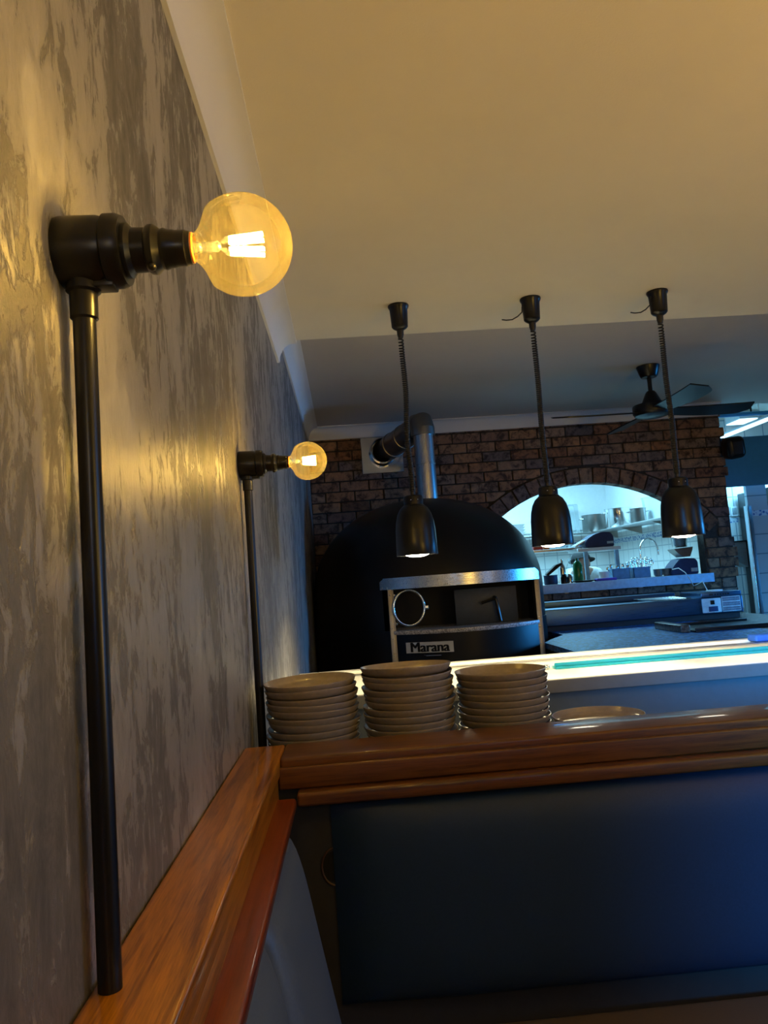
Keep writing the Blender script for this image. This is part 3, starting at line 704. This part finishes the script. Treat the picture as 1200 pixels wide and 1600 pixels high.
# flue
FX, FY = .603, 5.33; ZE = 1.07; FR = .071
wp = Vector((.345, YB-.006, 1.035))
t = thing('flue', 'silver metal flue pipe rising from the oven dome and bending into the brick wall', 'flue', (FX, FY, .52))
bm = new_bm(); add_lathe(bm, [(FR, .535), (FR, .80), (FR+.003, .802), (FR+.003, .812), (FR, .814), (FR-.001, ZE-.055), (FR-.001, ZE-.05)], (FX, FY, 0), (0, 0, 1), 40); obj('upright_pipe', bm, STEELV, t)
d = (wp-Vector((FX, FY, ZE))); dn = d.normalized()
bm = new_bm(); x_, y_, _ = frame_for((0, 0, 1)); FRB = FR+.016
pts = [Vector((FX, FY, ZE-.06)), Vector((FX, FY, ZE-.02)), Vector((FX, FY, ZE+.0))+dn*.02+Vector((0, 0, .035)), Vector((FX, FY, ZE))+dn*.07+Vector((0, 0, .035)), Vector((FX, FY, ZE))+dn*.14+Vector((0, 0, .02))]
add_tube(bm, pts, FRB, 28); obj('elbow', bm, DARKSTEEL, t, smooth=20)
bm = new_bm(); p0 = Vector((FX, FY, ZE+.02))+dn*.10; L = (wp-p0).length
add_lathe(bm, [(FRB+.004, 0), (FRB+.004, L*.30), (FRB+.009, L*.302), (FRB+.009, L*.33), (FRB+.004, L*.332), (FRB+.006, L*.62), (FRB+.012, L*.622), (FRB+.012, L*.66), (FRB+.006, L*.662), (FRB+.008, L*.85), (FRB+.01, L*.93)], p0, wp-p0, 40); obj('side_duct', bm, DARKSTEEL, t)
bm = new_bm(); add_lathe(bm, [(FRB+.006, -.16), (FRB+.012, -.155), (FRB+.012, -.02), (FRB+.03, -.004)], wp, (0, 1, 0), 40); obj('duct_collar', bm, CHROME, t)
bm = new_bm(); add_box(bm, wp.x-.168, wp.x+.168, YB-.018, YB-.0065, wp.z-.165, ZC2-.105, .003, 1); obj('wall_flange', bm, CHROME, t)

# ================================================================== prep fridge and granite bench by the brick wall
t = thing('granite_bench', 'speckled blue grey granite bench in front of the brick wall', 'bench', (2.1, 4.9, ZF))
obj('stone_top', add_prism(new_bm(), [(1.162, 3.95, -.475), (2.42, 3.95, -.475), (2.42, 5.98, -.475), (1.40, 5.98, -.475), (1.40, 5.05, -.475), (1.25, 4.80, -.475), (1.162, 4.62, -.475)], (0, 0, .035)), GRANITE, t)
obj('brown_stone_top', bx(2.4205, 3.02, 3.95, 5.98, -.475, -.441, .003), GRANITE_B, t)
obj('bench_base', bx(1.40, 2.98, 4.12, 5.95, ZF, -.4755), DARK, t)
Yf = 5.35
t = thing('ingredient_fridge', 'long steel countertop ingredient fridge with grille at the right end', 'fridge', (2.1, 5.5, -.44))
obj('cabinet', bx(1.352, 2.80, Yf, 5.72, -.402, -.285, .006), BLUESTEEL, t)
obj('rear_upstand', bx(1.352, 2.42, 5.60, 5.72, -.2845, -.242, .004), BLUESTEEL, t)
bm = new_bm(); add_box(bm, 1.36, 2.78, Yf+.02, 5.70, -.4398, -.4025); obj('foot_rail', bm, DARK, t)
bm = new_bm(); add_box(bm, 2.50, 2.795, Yf-.002, 5.70, -.2848, -.248, .004); obj('compressor_cover', bm, BLUESTEEL, t)
bm = new_bm(); add_box(bm, 2.50, 2.64, Yf-.006, Yf+.004, -.392, -.290, .004); cp = obj('control_panel', bm, m_paint('pale_panel', (.62, .66, .66), .4), t)
bm = new_bm(); add_box(bm, 2.560, 2.590, Yf-.011, Yf-.006, -.335, -.305, .002); obj('switch', bm, BLACK, cp)
bm = new_bm(); add_box(bm, 2.545, 2.612, Yf-.009, Yf-.006, -.384, -.348, .001); obj('display', bm, NAVY, cp)
bm = new_bm(); add_box(bm, 2.645, 2.782, Yf-.006, Yf+.004, -.392, -.284, .003); vg = obj('vent_grille', bm, m_paint('pale_grille', (.58, .62, .64), .4), t)
bm = new_bm()
for r_ in range(6):
    for c_ in range(13): add_box(bm, 2.652+c_*.0098, 2.6575+c_*.0098, Yf-.0075, Yf-.0055, -.388+r_*.0172+(.003 if r_ % 2 == 0 else 0), -.376+r_*.0172+(.003 if r_ % 2 == 0 else 0))
obj('vent_slots', bm, NAVY, vg)
bm = new_bm()
for k, (a, b) in enumerate(((0, 3), (4, 5), (6, 7), (7.6, 9), (10, 11), (11.6, 12.6), (13.2, 15))): add_box(bm, 2.56+a*.010, 2.56+b*.010-.003, Yf-.004, Yf-.001, -.272, -.260)
obj('worn_marking', bm, DARK, t)
t = thing('wire_rack', 'thin wire rack lying on the steel fridge beside the grille', 'rack', (2.36, 5.5, -.262))
bm = new_bm()
for k in range(12): add_cyl(bm, (2.18+k*.022, Yf+.02+k*.004, -.281), (2.10+k*.026, 5.58, -.268), .0028, 6)
add_cyl(bm, (2.17, Yf+.03, -.281), (2.45, Yf+.05, -.281), .003, 6); add_cyl(bm, (2.10, 5.58, -.268), (2.40, 5.58, -.268), .003, 6); obj('wires', bm, CHROME, t)
o = obj('paper_docket', bx(2.60, 2.69, 5.40, 5.48, -.2478, -.236, .004), WHITEK); tag(o, 'small white folded docket on top of the fridge grille end', 'paper')
t = thing('oven_tray', 'dark baking tray lying on the granite bench under the fridge', 'tray', (2.25, 4.75, -.44))
bm = new_bm(); add_box(bm, 2.05, 2.60, 4.50, 4.95, -.4398, -.430, .002); add_box(bm, 2.05, 2.60, 4.50, 4.51, -.43, -.415, .001); add_box(bm, 2.05, 2.60, 4.94, 4.95, -.43, -.415, .001); obj('tray_body', bm, BLACK, t)
o = obj('bread_block', bx(1.98, 2.04, 4.55, 4.95, -.4398, -.395, .006), GRANITE_B); tag(o, 'brown block beside the dark tray on the granite bench', 'block')

# ================================================================== pass shelf in the arch and what stands on it
ZP = -.125
t = thing('pass_shelf', 'white edged shelf on the sill of the brick arch', 'shelf', (2.2, 6.15, -.2))
obj('board', bx(1.45, 2.905, 5.96, 6.42, ZP-.012, ZP, .002), STEEL, t)
obj('front_edge', bx(1.45, 2.905, 5.945, 5.9595, ZP-.068, ZP+.002, .002), m_paint('pale_blue_edge', (.40, .66, .90), .35), t)
for x in (1.7, 2.3, 2.8): obj('bracket', bx(x, x+.03, 5.97, 6.098, ZP-.075, ZP-.0125), STEEL, t)

def tub(x, y, w_, d, h, m, name, label, cat, group=None, z=ZP):
    t = thing(name, label, cat, (x, y, z+.0003), group)
    bm = new_bm(); th = .004
    add_box(bm, x-w_/2, x+w_/2, y-d/2, y+d/2, z+.0003, z+.006)
    for a in ((x-w_/2, x-w_/2+th, y-d/2, y+d/2), (x+w_/2-th, x+w_/2, y-d/2, y+d/2), (x-w_/2, x+w_/2, y-d/2, y-d/2+th), (x-w_/2, x+w_/2, y+d/2-th, y+d/2)): add_box(bm, *a, z+.005, z+h)
    for a in ((x-w_/2-.006, x+w_/2+.006, y-d/2-.006, y-d/2+.002), (x-w_/2-.006, x+w_/2+.006, y+d/2-.002, y+d/2+.006), (x-w_/2-.006, x-w_/2+.002, y-d/2, y+d/2), (x+w_/2-.002, x+w_/2+.006, y-d/2, y+d/2)): add_box(bm, *a, z+h-.008, z+h)
    obj('tub_body', bm, m, t); return t
t1 = tub(2.255, 6.27, .145, .12, .088, TUB, 'utensil_tub', 'blue utensil tub on the arch shelf, left of the pair, heaped with tongs', 'tub', 'utensil tubs')
t2 = tub(2.430, 6.27, .140, .12, .088, TUB, 'utensil_tub', 'blue utensil tub on the arch shelf, right of the pair, full of scissors', 'tub', 'utensil tubs')
def utensil(x, y, dx, dz, ring_, name, label, cat, group):
    base = Vector((x, y, ZP+.012)); tip = Vector((x+dx, y+random.uniform(-.02, .02), ZP+.085+dz))
    bm = new_bm(); add_tube(bm, [base, tip], .004, 8); ax = (tip-base).normalized(); sd = ax.cross(Vector((0, 1, 0))).normalized()
    if ring_:
        for sgn in (-1, 1):
            c = tip+ax*.018+sd*.016*sgn
            add_tube(bm, [c+(ax*math.sin(a)*.020+sd*math.cos(a)*.015) for a in [2*PI*k/16 for k in range(16)]], .0036, 7, True)
    else: add_sphere(bm, tip, .012, .006, .020, 10, 8)
    o = obj(name, bm, CHROME); tag(o, label, cat, group)
for k, (x, dx, dz) in enumerate(((2.385, -.03, .02), (2.41, -.012, .045), (2.43, .0, .028), (2.455, .012, .03), (2.475, .035, .022), (2.45, .05, .04))):
    utensil(x, 6.25+.012*(k % 3), dx, dz, True, 'scissors', 'steel scissors standing handles up in the right blue tub', 'scissors', 'scissors in the right tub')
for k, (x, dx, dz) in enumerate(((2.20, -.05, .005), (2.22, -.03, .025), (2.245, .0, .012), (2.27, .02, .022), (2.29, .04, .01), (2.30, .025, .03))):
    utensil(x, 6.25+.012*(k % 3), dx, dz, False, 'tongs', 'steel tongs standing in the left blue tub', 'tongs', 'tongs in the left tub')
def lathe_thing(name, prof, x, y, z, m, label, cat, group=None, n=28, lid=None):
    bm = new_bm(); add_lathe(bm, prof, (x, y, z+.0003), (0, 0, 1), n); o = obj(name, bm, m, smooth=50); tag(o, label, cat, group); return o
pot = lambda r, h: [(0, 0), (r*.95, 0), (r, .01), (r, h-.004), (r+.006, h-.002), (r+.006, h), (r-.004, h), (r-.004, .012), (0, .01)]
# small bowls
for k, x in enumerate((2.575, 2.680)):
    lathe_thing('small_bowl', [(0, 0), (.028, 0), (.036, .012), (.038, .058), (.040, .060), (.036, .060), (.033, .02), (0, .008)], x-.032*k, 6.24, ZP, STEEL, ('left' if k == 0 else 'right')+' of two small steel bowls between the tubs and the slicer', 'bowl', 'small steel bowls')
# slicer / scale with funnel
t = thing('slicing_machine', 'navy blue slicing machine with steel hopper at the right end of the arch shelf', 'machine', (2.79, 6.25, ZP))
bm = new_bm(); pr = [(2.665, ZP+.0005), (2.665, ZP+.035), (2.70, ZP+.085), (2.745, ZP+.128), (2.80, ZP+.135), (2.875, ZP+.128), (2.895, ZP+.10), (2.895, ZP+.0005)]
add_prism(bm, [(x, 6.18, z) for x, z in pr], (0, .18, 0)); bmesh.ops.bevel(bm, geom=bm.edges[:], offset=.006, segments=2, affect='EDGES'); obj('body', bm, NAVY, t)
bm = new_bm(); add_box(bm, 2.83, 2.885, 6.172, 6.179, ZP+.02, ZP+.05, .001); obj('label_plate', bm, m_paint('pale_label', (.35, .45, .5), .5), t)
bm = new_bm(); add_prism(bm, [(2.71, 6.19, ZP+.215), (2.87, 6.19, ZP+.225), (2.865, 6.19, ZP+.20), (2.84, 6.19, ZP+.145), (2.78, 6.19, ZP+.145), (2.73, 6.19, ZP+.19)], (0, .14, 0)); obj('feed_tray', bm, DARKSTEEL, t)
bm = new_bm(); add_lathe(bm, [(.055, .228), (.060, .235), (.072, .335), (.076, .34), (.070, .34), (.058, .24), (0, .236)], (2.795, 6.27, ZP), (0, 0, 1), 28); obj('hopper', bm, STEEL, t)
# black pan at the left
t = thing('frying_pan', 'dark long handled pan at the left end of the arch shelf', 'pan', (1.62, 6.15, ZP))
bm = new_bm(); add_lathe(bm, pot(.055, .075), (1.645, 6.15, ZP+.0005), (0, 0, 1), 28); obj('pan_bowl', bm, NAVY, t)
bm = new_bm(); add_prism(bm, [(1.60, 6.10, ZP+.085), (1.62, 6.10, ZP+.075), (1.74, 6.12, ZP+.155), (1.735, 6.12, ZP+.17), (1.69, 6.12, ZP+.155)], (0, .06, 0)); obj('handle', bm, BLACK, t)
for k, (x, r_) in enumerate(((1.752, .028), (1.800, .022))):
    lathe_thing('spice_jar', [(0, 0), (r_, 0), (r_, .05), (r_*.7, .06), (r_*.7, .075), (0, .075)], x, 6.14, ZP, (BLACK, CHROME)[k], ('black', 'shiny')[k]+' little jar on the arch shelf beside the pan', 'jar')
lathe_thing('steel_plate', [(0, 0), (.06, 0), (.10, .012), (.102, .015), (.098, .014), (.05, .004), (0, .004)], 1.90, 6.10, ZP, BLACK, 'small dark dish lying on the arch shelf before the bottles', 'dish')
o = obj('purple_cloth', bx(1.98, 2.14, 6.00, 6.09, ZP+.0003, ZP+.022, .008, 3), PURPLE); tag(o, 'violet blue cloth folded on the arch shelf left of the tubs', 'cloth')
lathe_thing('white_cup', [(0, 0), (.035, 0), (.042, .07), (.044, .072), (.04, .07), (.033, .01), (0, .008)], 2.115, 6.22, ZP, WHITEK, 'white cup on the arch shelf left of the blue tubs', 'cup')
# bottles
lathe_thing('green_bottle', [(0, 0), (.038, 0), (.040, .01), (.040, .14), (.030, .165), (.014, .178), (.014, .20), (0, .20)], 1.93, 6.33, ZP, GREENG, 'dark green glass bottle on the arch shelf', 'bottle')
for k, x in enumerate((1.80, 1.865)):
    lathe_thing('oil_bottle', [(0, 0), (.028, 0), (.029, .12), (.02, .15), (.011, .165), (.011, .20), (0, .20)], x, 6.34, ZP, (CHROME, CLEAR)[k], ('steel', 'clear')[k]+' bottle standing left of the green bottle', 'bottle')
# black raised cable
t = thing('power_cable', 'thin white cable hanging from the arch shelf down to the fridge', 'cable', (2.68, 5.95, -.25))
bm = new_bm(); add_tube(bm, [(2.64, 6.10, ZP+.05), (2.66, 6.03, ZP+.058), (2.68, 5.96, ZP+.02), (2.70, 5.93, ZP-.04), (2.71, 5.90, ZP-.09), (2.70, 5.72, -.18), (2.70, 5.66, -.246)], .0035, 8); obj('cord', bm, WHITEK, t)

# over-shelf (salamander shelf) inside the kitchen
t = thing('serving_gantry', 'raised white kitchen shelf on posts seen through the arch', 'shelf', (2.0, 6.7, -.20))
obj('left_shelf', bx(1.45, 2.05, 6.55, 6.80, .150, .172, .002), STEEL, t)
obj('right_shelf', bx(2.00, 2.38, 6.50, 6.80, .128, .158, .004), WHITEK, t)
for x in (2.07, 2.345):
    obj('post', bx(x, x+.032, 6.56, 6.59, -.20, .1275), m_paint('pale_blue_post', (.30, .50, .68), .4), t)
obj('left_post', bx(1.50, 1.53, 6.56, 6.59, -.20, .1495), STEEL, t)
obj('bench', bx(1.3, 3.0, 6.52, 7.02, -.24, -.2005, .003), STEEL, t)
obj('bench_cabinet', bx(1.35, 2.98, 6.58, 6.98, ZF, -.2405), STEEL, t)
t = thing('bread_machine', 'navy blue rounded machine on the raised white shelf', 'machine', (2.22, 6.65, .158))
bm = new_bm(); pr = [(2.09, .1585), (2.075, .20), (2.10, .235), (2.17, .275), (2.24, .292), (2.31, .285), (2.335, .25), (2.335, .1585)]
add_prism(bm, [(x, 6.53, z) for x, z in pr], (0, .2, 0)); bmesh.ops.bevel(bm, geom=bm.edges[:], offset=.008, segments=2, affect='EDGES'); obj('body', bm, NAVY, t)
bm = new_bm(); add_box(bm, 2.27, 2.325, 6.518, 6.528, .185, .205, .001); obj('label_plate', bm, m_paint('pale_label_b', (.35, .45, .5), .5), t)
bm = new_bm(); add_prism(bm, [(2.0, 6.56, .175), (2.10, 6.56, .225), (2.10, 6.56, .235), (2.0, 6.56, .187)], (0, .14, 0)); obj('chute', bm, STEEL, t)
for k, (x, w_, m_) in enumerate(((1.55, .07, RED), (1.64, .08, RED), (1.73, .05, ORANGE))):
    o = obj('food_packet', bx(x, x+w_, 6.60, 6.66, .1723, .20+.006*k, .004), m_); tag(o, ['red packet at the left end of the raised shelf', 'wider red packet in the middle of three on the raised shelf', 'orange packet, rightmost of three on the raised shelf'][k], 'packet', 'food packets on the raised shelf')
o = obj('glass_stack', bx(1.80, 1.98, 6.60, 6.72, .1723, .222, .01), CLEAR); tag(o, 'clear plastic box on the raised shelf beside the navy machine', 'box')

# wall shelf with pots
t = thing('wall_shelf', 'steel shelf running round the kitchen corner with pots on it', 'shelf', (2.9, 7.8, .37))
obj('side_shelf', bx(2.72, 3.018, 6.40, 8.57, .365, .378, .002), STEEL, t)
obj('rear_shelf', bx(1.6, 2.719, 8.28, 8.575, .365, .378, .002), STEEL, t)
for y in (6.8, 7.6, 8.3): obj('bracket', add_prism(new_bm(), [(3.018, y, .365), (2.80, y, .365), (3.018, y, .29)], (0, .012, 0)), DARKSTEEL, t)
def cook_pot(x, y, r_, h, m, label):
    t = thing('cooking_pot', label, 'pot', (x, y, .3785), 'pots on the kitchen wall shelf'); bm = new_bm(); add_lathe(bm, pot(r_, h), (x, y, .3785), (0, 0, 1), 36); obj('pot_body', bm, m, t)
    for s in (-1, 1):
        bm = new_bm(); add_tube(bm, [(x+s*r_, y-.04, .3785+h*.78), (x+s*(r_+.03), y-.03, .3785+h*.8), (x+s*(r_+.03), y+.03, .3785+h*.8), (x+s*r_, y+.04, .3785+h*.78)], .005, 8)
        obj('pot_handle', bm, STEEL, t)
POTM = m_steel('blackened_pot_steel', (.22, .21, .20), .35)
cook_pot(2.80, 8.38, .14, .19, POTM, 'dark wide cooking pot, leftmost on the kitchen wall shelf')
cook_pot(2.868, 7.82, .135, .20, CHROME, 'large shiny foil wrapped cooking pot on the kitchen wall shelf')
cook_pot(2.90, 7.36, .075, .155, POTM, 'small steel cooking pot between the shiny pot and the clear tub')
lathe_thing('storage_tub', [(0, 0), (.085, 0), (.098, .21), (.106, .212), (.106, .222), (.0, .225)], 2.90, 6.98, .3785, CLEAR, 'tall clear storage tub on the wall shelf half behind the right heat lamp', 'tub')
o = obj('storage_box', bx(2.37, 2.61, 8.32, 8.50, .3783, .70, .02), CLEAR); tag(o, 'clear square storage box on the rear wall shelf left of the pots', 'box')
for k in range(4):
    lathe_thing('white_bowl', [(0, 0), (.05, 0), (.11, .05), (.115, .055), (.105, .05), (.04, .008), (0, .008)], 1.90, 8.42, .3785+.028*k, WHITEK, 'white bowl nested in the pile on the rear shelf behind the oven', 'bowl', 'nested white bowls on the rear shelf')
# exhaust hood far left
# tap
t = thing('kitchen_tap', 'tall curved chrome kitchen tap behind the arch shelf', 'tap', (2.66, 6.95, -.20))
pts = [(2.72, 6.95, -.1998), (2.72, 6.95, .10)]+[(2.72+.085*(1-math.cos(a)), 6.95, .10+.115*math.sin(a)) for a in [PI*k/14 for k in range(1, 15)]]+[(2.89, 6.95, .06)]
bm = new_bm(); add_tube(bm, pts, .0095, 10); obj('spout', bm, CHROME, t, smooth=80)
bm = new_bm(); add_cyl(bm, (2.72, 6.95, -.1998), (2.72, 6.95, -.12), .02); obj('tap_base', bm, CHROME, t)

# ================================================================== person behind the pass
def skin_mesh(name, verts, edges, radii, m, parent, sub=1):
    me = bpy.data.meshes.new(name); off = world_loc(parent)
    me.from_pydata([tuple(Vector(v)-off) for v in verts], edges, [])
    o = bpy.data.objects.new(name, me); C.objects.link(o); o.parent = parent
    o.modifiers.new('skin', 'SKIN'); me.skin_vertices[0].data[0].use_root = True
    for k, r_ in enumerate(radii): me.skin_vertices[0].data[k].radius = (r_, r_) if not isinstance(r_, tuple) else r_
    s = o.modifiers.new('sub', 'SUBSURF'); s.levels = sub; s.render_levels = 2
    dg = bpy.context.evaluated_depsgraph_get(); m2 = bpy.data.meshes.new_from_object(o.evaluated_get(dg)); o.modifiers.clear(); o.data = m2
    for p in m2.polygons: p.use_smooth = True
    m2.materials.clear(); m2.materials.append(m); return o
PXo = Vector((2.245, 7.30, 0))
t = thing('person', 'person in white shirt and black cap bending behind the blue tubs in the kitchen', 'person', (2.30, 7.45, ZF))
V = []; E = []; Rr = []
def jv(p, r_, par=None):
    V.append(Vector(p)); Rr.append(r_)
    if par is not None: E.append((par, len(V)-1))
    return len(V)-1
pel = jv((2.36, 7.62, -.38), .125); wa = jv((2.33, 7.55, -.22), .115, pel); ch = jv((2.28, 7.42, -.09), .13, wa); nk = jv((2.25, 7.30, -.03), .055, ch)
hd0 = jv((2.245, 7.24, -.005), .055, nk)
for s in (-1, 1):
    sh_ = jv((2.28+s*.17, 7.40, -.09), .058, ch); el = jv((2.28+s*.23, 7.30, -.33), .042, sh_); wr = jv((2.28+s*.13, 7.10, -.21), .028, el); pm = jv((2.28+s*.115, 7.07, -.187), .034, wr); ke = jv((2.28+s*.11, 7.04, -.178), .026, pm)
    for f_ in range(4):
        a = jv((2.28+s*.11+(f_-1.5)*.019, 7.02, -.178), .009, ke); b = jv((2.28+s*.11+(f_-1.5)*.021, 7.00-.003*(f_ % 2), -.184), .008, a); jv((2.28+s*.11+(f_-1.5)*.021, 6.985, -.194), .007, b)
    a = jv((2.28+s*.08, 7.065, -.187), .011, pm); jv((2.28+s*.065, 7.04, -.190), .009, a)
    hp = jv((2.36+s*.10, 7.63, -.46), .095, pel); kn = jv((2.36+s*.11, 7.56, -.83), .062, hp); an = jv((2.36+s*.11, 7.64, -1.17), .042, kn); jv((2.36+s*.12, 7.50, -1.215), .035, an)
body = skin_mesh('body', V, E, Rr, SKIN, t)
bm = new_bm(); hc = Vector((2.238, 7.20, .035)); HM = Matrix.Rotation(R(22), 4, 'X')
add_sphere(bm, hc, .074, .092, .108, 28, 20, HM)
for v in bm.verts:
    d_ = v.co-hc
    if d_.y < 0 and d_.z < 0: v.co.x = hc.x+d_.x*(1-.35*min(1, -d_.z/.1))
add_sphere(bm, hc+Vector((0, -.094, -.036)), .011, .016, .020, 10, 8); add_sphere(bm, hc+Vector((0, -.083, -.068)), .022, .010, .007, 12, 8)
for s in (-1, 1): add_sphere(bm, hc+Vector((s*.074, .005, -.01)), .010, .018, .030, 10, 8); add_sphere(bm, hc+Vector((s*.028, -.083, -.012)), .011, .008, .008, 10, 8)
bm.verts.ensure_lookup_table()
hb = new_bm(); hb.from_mesh(body.data)
off = world_loc(t)
for v in bm.verts: v.co -= off
tmp = bpy.data.meshes.new('h'); bm.to_mesh(tmp); bm.free(); hb.from_mesh(tmp); hb.to_mesh(body.data); hb.free()
for p in body.data.polygons: p.use_smooth = True
bm = new_bm(); add_sphere(bm, hc+Vector((0, .012, .030)), .092, .108, .092, 28, 18, HM)
for v in list(bm.verts):
    if v.co.z < hc.z+.018-(v.co.y-hc.y)*.35: v.co.z = hc.z+.018-(v.co.y-hc.y)*.35
add_lathe(bm, [(.088, 0), (.125, -.008), (.127, -.004), (.088, .008)], hc+Vector((0, -.01, .028)), (0, .25, 1), 36); obj('cap', bm, HAIR, t, smooth=60)
Vs = [(2.36, 7.62, -.40), (2.33, 7.55, -.22), (2.28, 7.42, -.09), (2.255, 7.33, -.045), (2.11, 7.40, -.09), (2.06, 7.36, -.20), (2.45, 7.40, -.09), (2.50, 7.36, -.20)]
skin_mesh('shirt', Vs, [(0, 1), (1, 2), (2, 3), (2, 4), (4, 5), (2, 6), (6, 7)], [.150, .138, .155, .072, .078, .062, .078, .062], SHIRT, t)
Vt = [(2.36, 7.62, -.42), (2.26, 7.63, -.48), (2.25, 7.56, -.83), (2.25, 7.64, -1.16), (2.46, 7.63, -.48), (2.47, 7.56, -.83), (2.47, 7.64, -1.16)]
skin_mesh('trousers', Vt, [(0, 1), (1, 2), (2, 3), (0, 4), (4, 5), (5, 6)], [.14, .112, .078, .058, .112, .078, .058], HAIR, t)

# ================================================================== things right of the brick wall
t = thing('wall_speaker', 'small black speaker mounted at the top right corner of the brick wall', 'speaker', (3.19, 6.0, .78))
MS = Matrix.Translation((3.195, 5.985, .875)) @ Matrix.Rotation(R(-7), 4, 'Y') @ Matrix.Rotation(R(10), 4, 'X') @ Matrix.Translation((-3.195, -5.985, -.875))
bm = new_bm(); add_box(bm, 3.118, 3.272, 5.90, 6.05, .785, .965, .045, 5, MS); obj('speaker_box', bm, BLACK, t)
bm = new_bm(); add_box(bm, 3.155, 3.235, 5.896, 5.902, .825, .925, .002, 2, MS); obj('grille', bm, DARK, t)
bm = new_bm(); add_box(bm, 3.15, 3.20, 6.04, 6.115, .85, .90, .004); obj('bracket', bm, BLACK, t)
t = thing('power_socket', 'white power socket on the tiled corridor wall', 'socket', (3.95, 7.6, .45))
obj('socket_plate', bx(3.955, 4.075, 7.575, 7.5995, .40, .50, .004), WHITEK, t)
obj('socket_face', bx(3.965, 4.01, 7.568, 7.5745, .42, .485, .002), m_paint('grey_socket', (.3, .34, .36), .5), t)
t = thing('paper_towel_holder', 'grey steel box fixed to the tiled corridor wall beside the brick wall', 'dispenser', (3.86, 7.55, -.2))
bm = new_bm(); add_prism(bm, [(3.82, 7.42, .13), (3.985, 7.42, .13), (3.985, 7.42, -.12), (3.82, 7.42, -.03)], (0, .179, 0)); obj('case', bm, DARKSTEEL, t)
obj('lid', bx(3.81, 3.995, 7.41, 7.599, .1305, .145, .003), BLACK, t)
t = thing('corridor_light', 'white box light on the corridor ceiling above the speaker', 'light', (4.05, 7.35, 1.32))
obj('housing', bx(3.95, 4.15, 7.2, 7.5, 1.335, 1.409, .004), WHITEK, t)
obj('diffuser', bx(3.96, 4.14, 7.21, 7.49, 1.326, 1.3348, .002), LITD, t)
t = thing('tube_light', 'slim white fluorescent tube running diagonally above the blue bulkhead', 'light', (3.75, 6.7, 1.15))
bm = new_bm(); add_cyl(bm, (3.72, 6.30, 1.15), (3.72, 7.20, 1.15), .014, 14); obj('tube', bm, LITD, t)
bm = new_bm(); add_box(bm, 3.70, 3.74, 6.28, 7.22, 1.166, 1.185, .003); obj('batten', bm, WHITEK, t)
for y in (6.45, 7.05): obj('hanger', add_cyl(new_bm(), (3.72, y, 1.1855), (3.72, y, 1.409), .004, 8), WHITEK, t)
t = thing('ceiling_pipe', 'dark teal pipe crossing under the corridor ceiling', 'pipe', (3.9, 6.4, 1.23))
bm = new_bm(); add_cyl(bm, (3.19, 6.4, 1.225), (5.4, 6.4, 1.225), .018, 16); obj('pipe_run', bm, BLUEPAINT, t)
for x in (3.62, 4.6): obj('pipe_clip', add_cyl(new_bm(), (x, 6.4, 1.2435), (x, 6.4, 1.409), .008, 8), BLACK, t)
t = thing('drinks_fridge', 'dark drinks fridge with an orange top band beyond the tiled pillar', 'fridge', (4.3, 7.2, ZF))
obj('cabinet', bx(4.02, 4.7, 6.95, 7.55, ZF, .62, .006), BLACK, t)
obj('header', bx(4.02, 4.7, 6.935, 6.949, .40, .56, .002), ORANGE, t)
bm = new_bm()
for z in (-.6, -.2, .15): add_box(bm, 4.04, 4.68, 6.935, 6.949, z, z+.015)
obj('shelf_edge', bm, WHITEK, t)
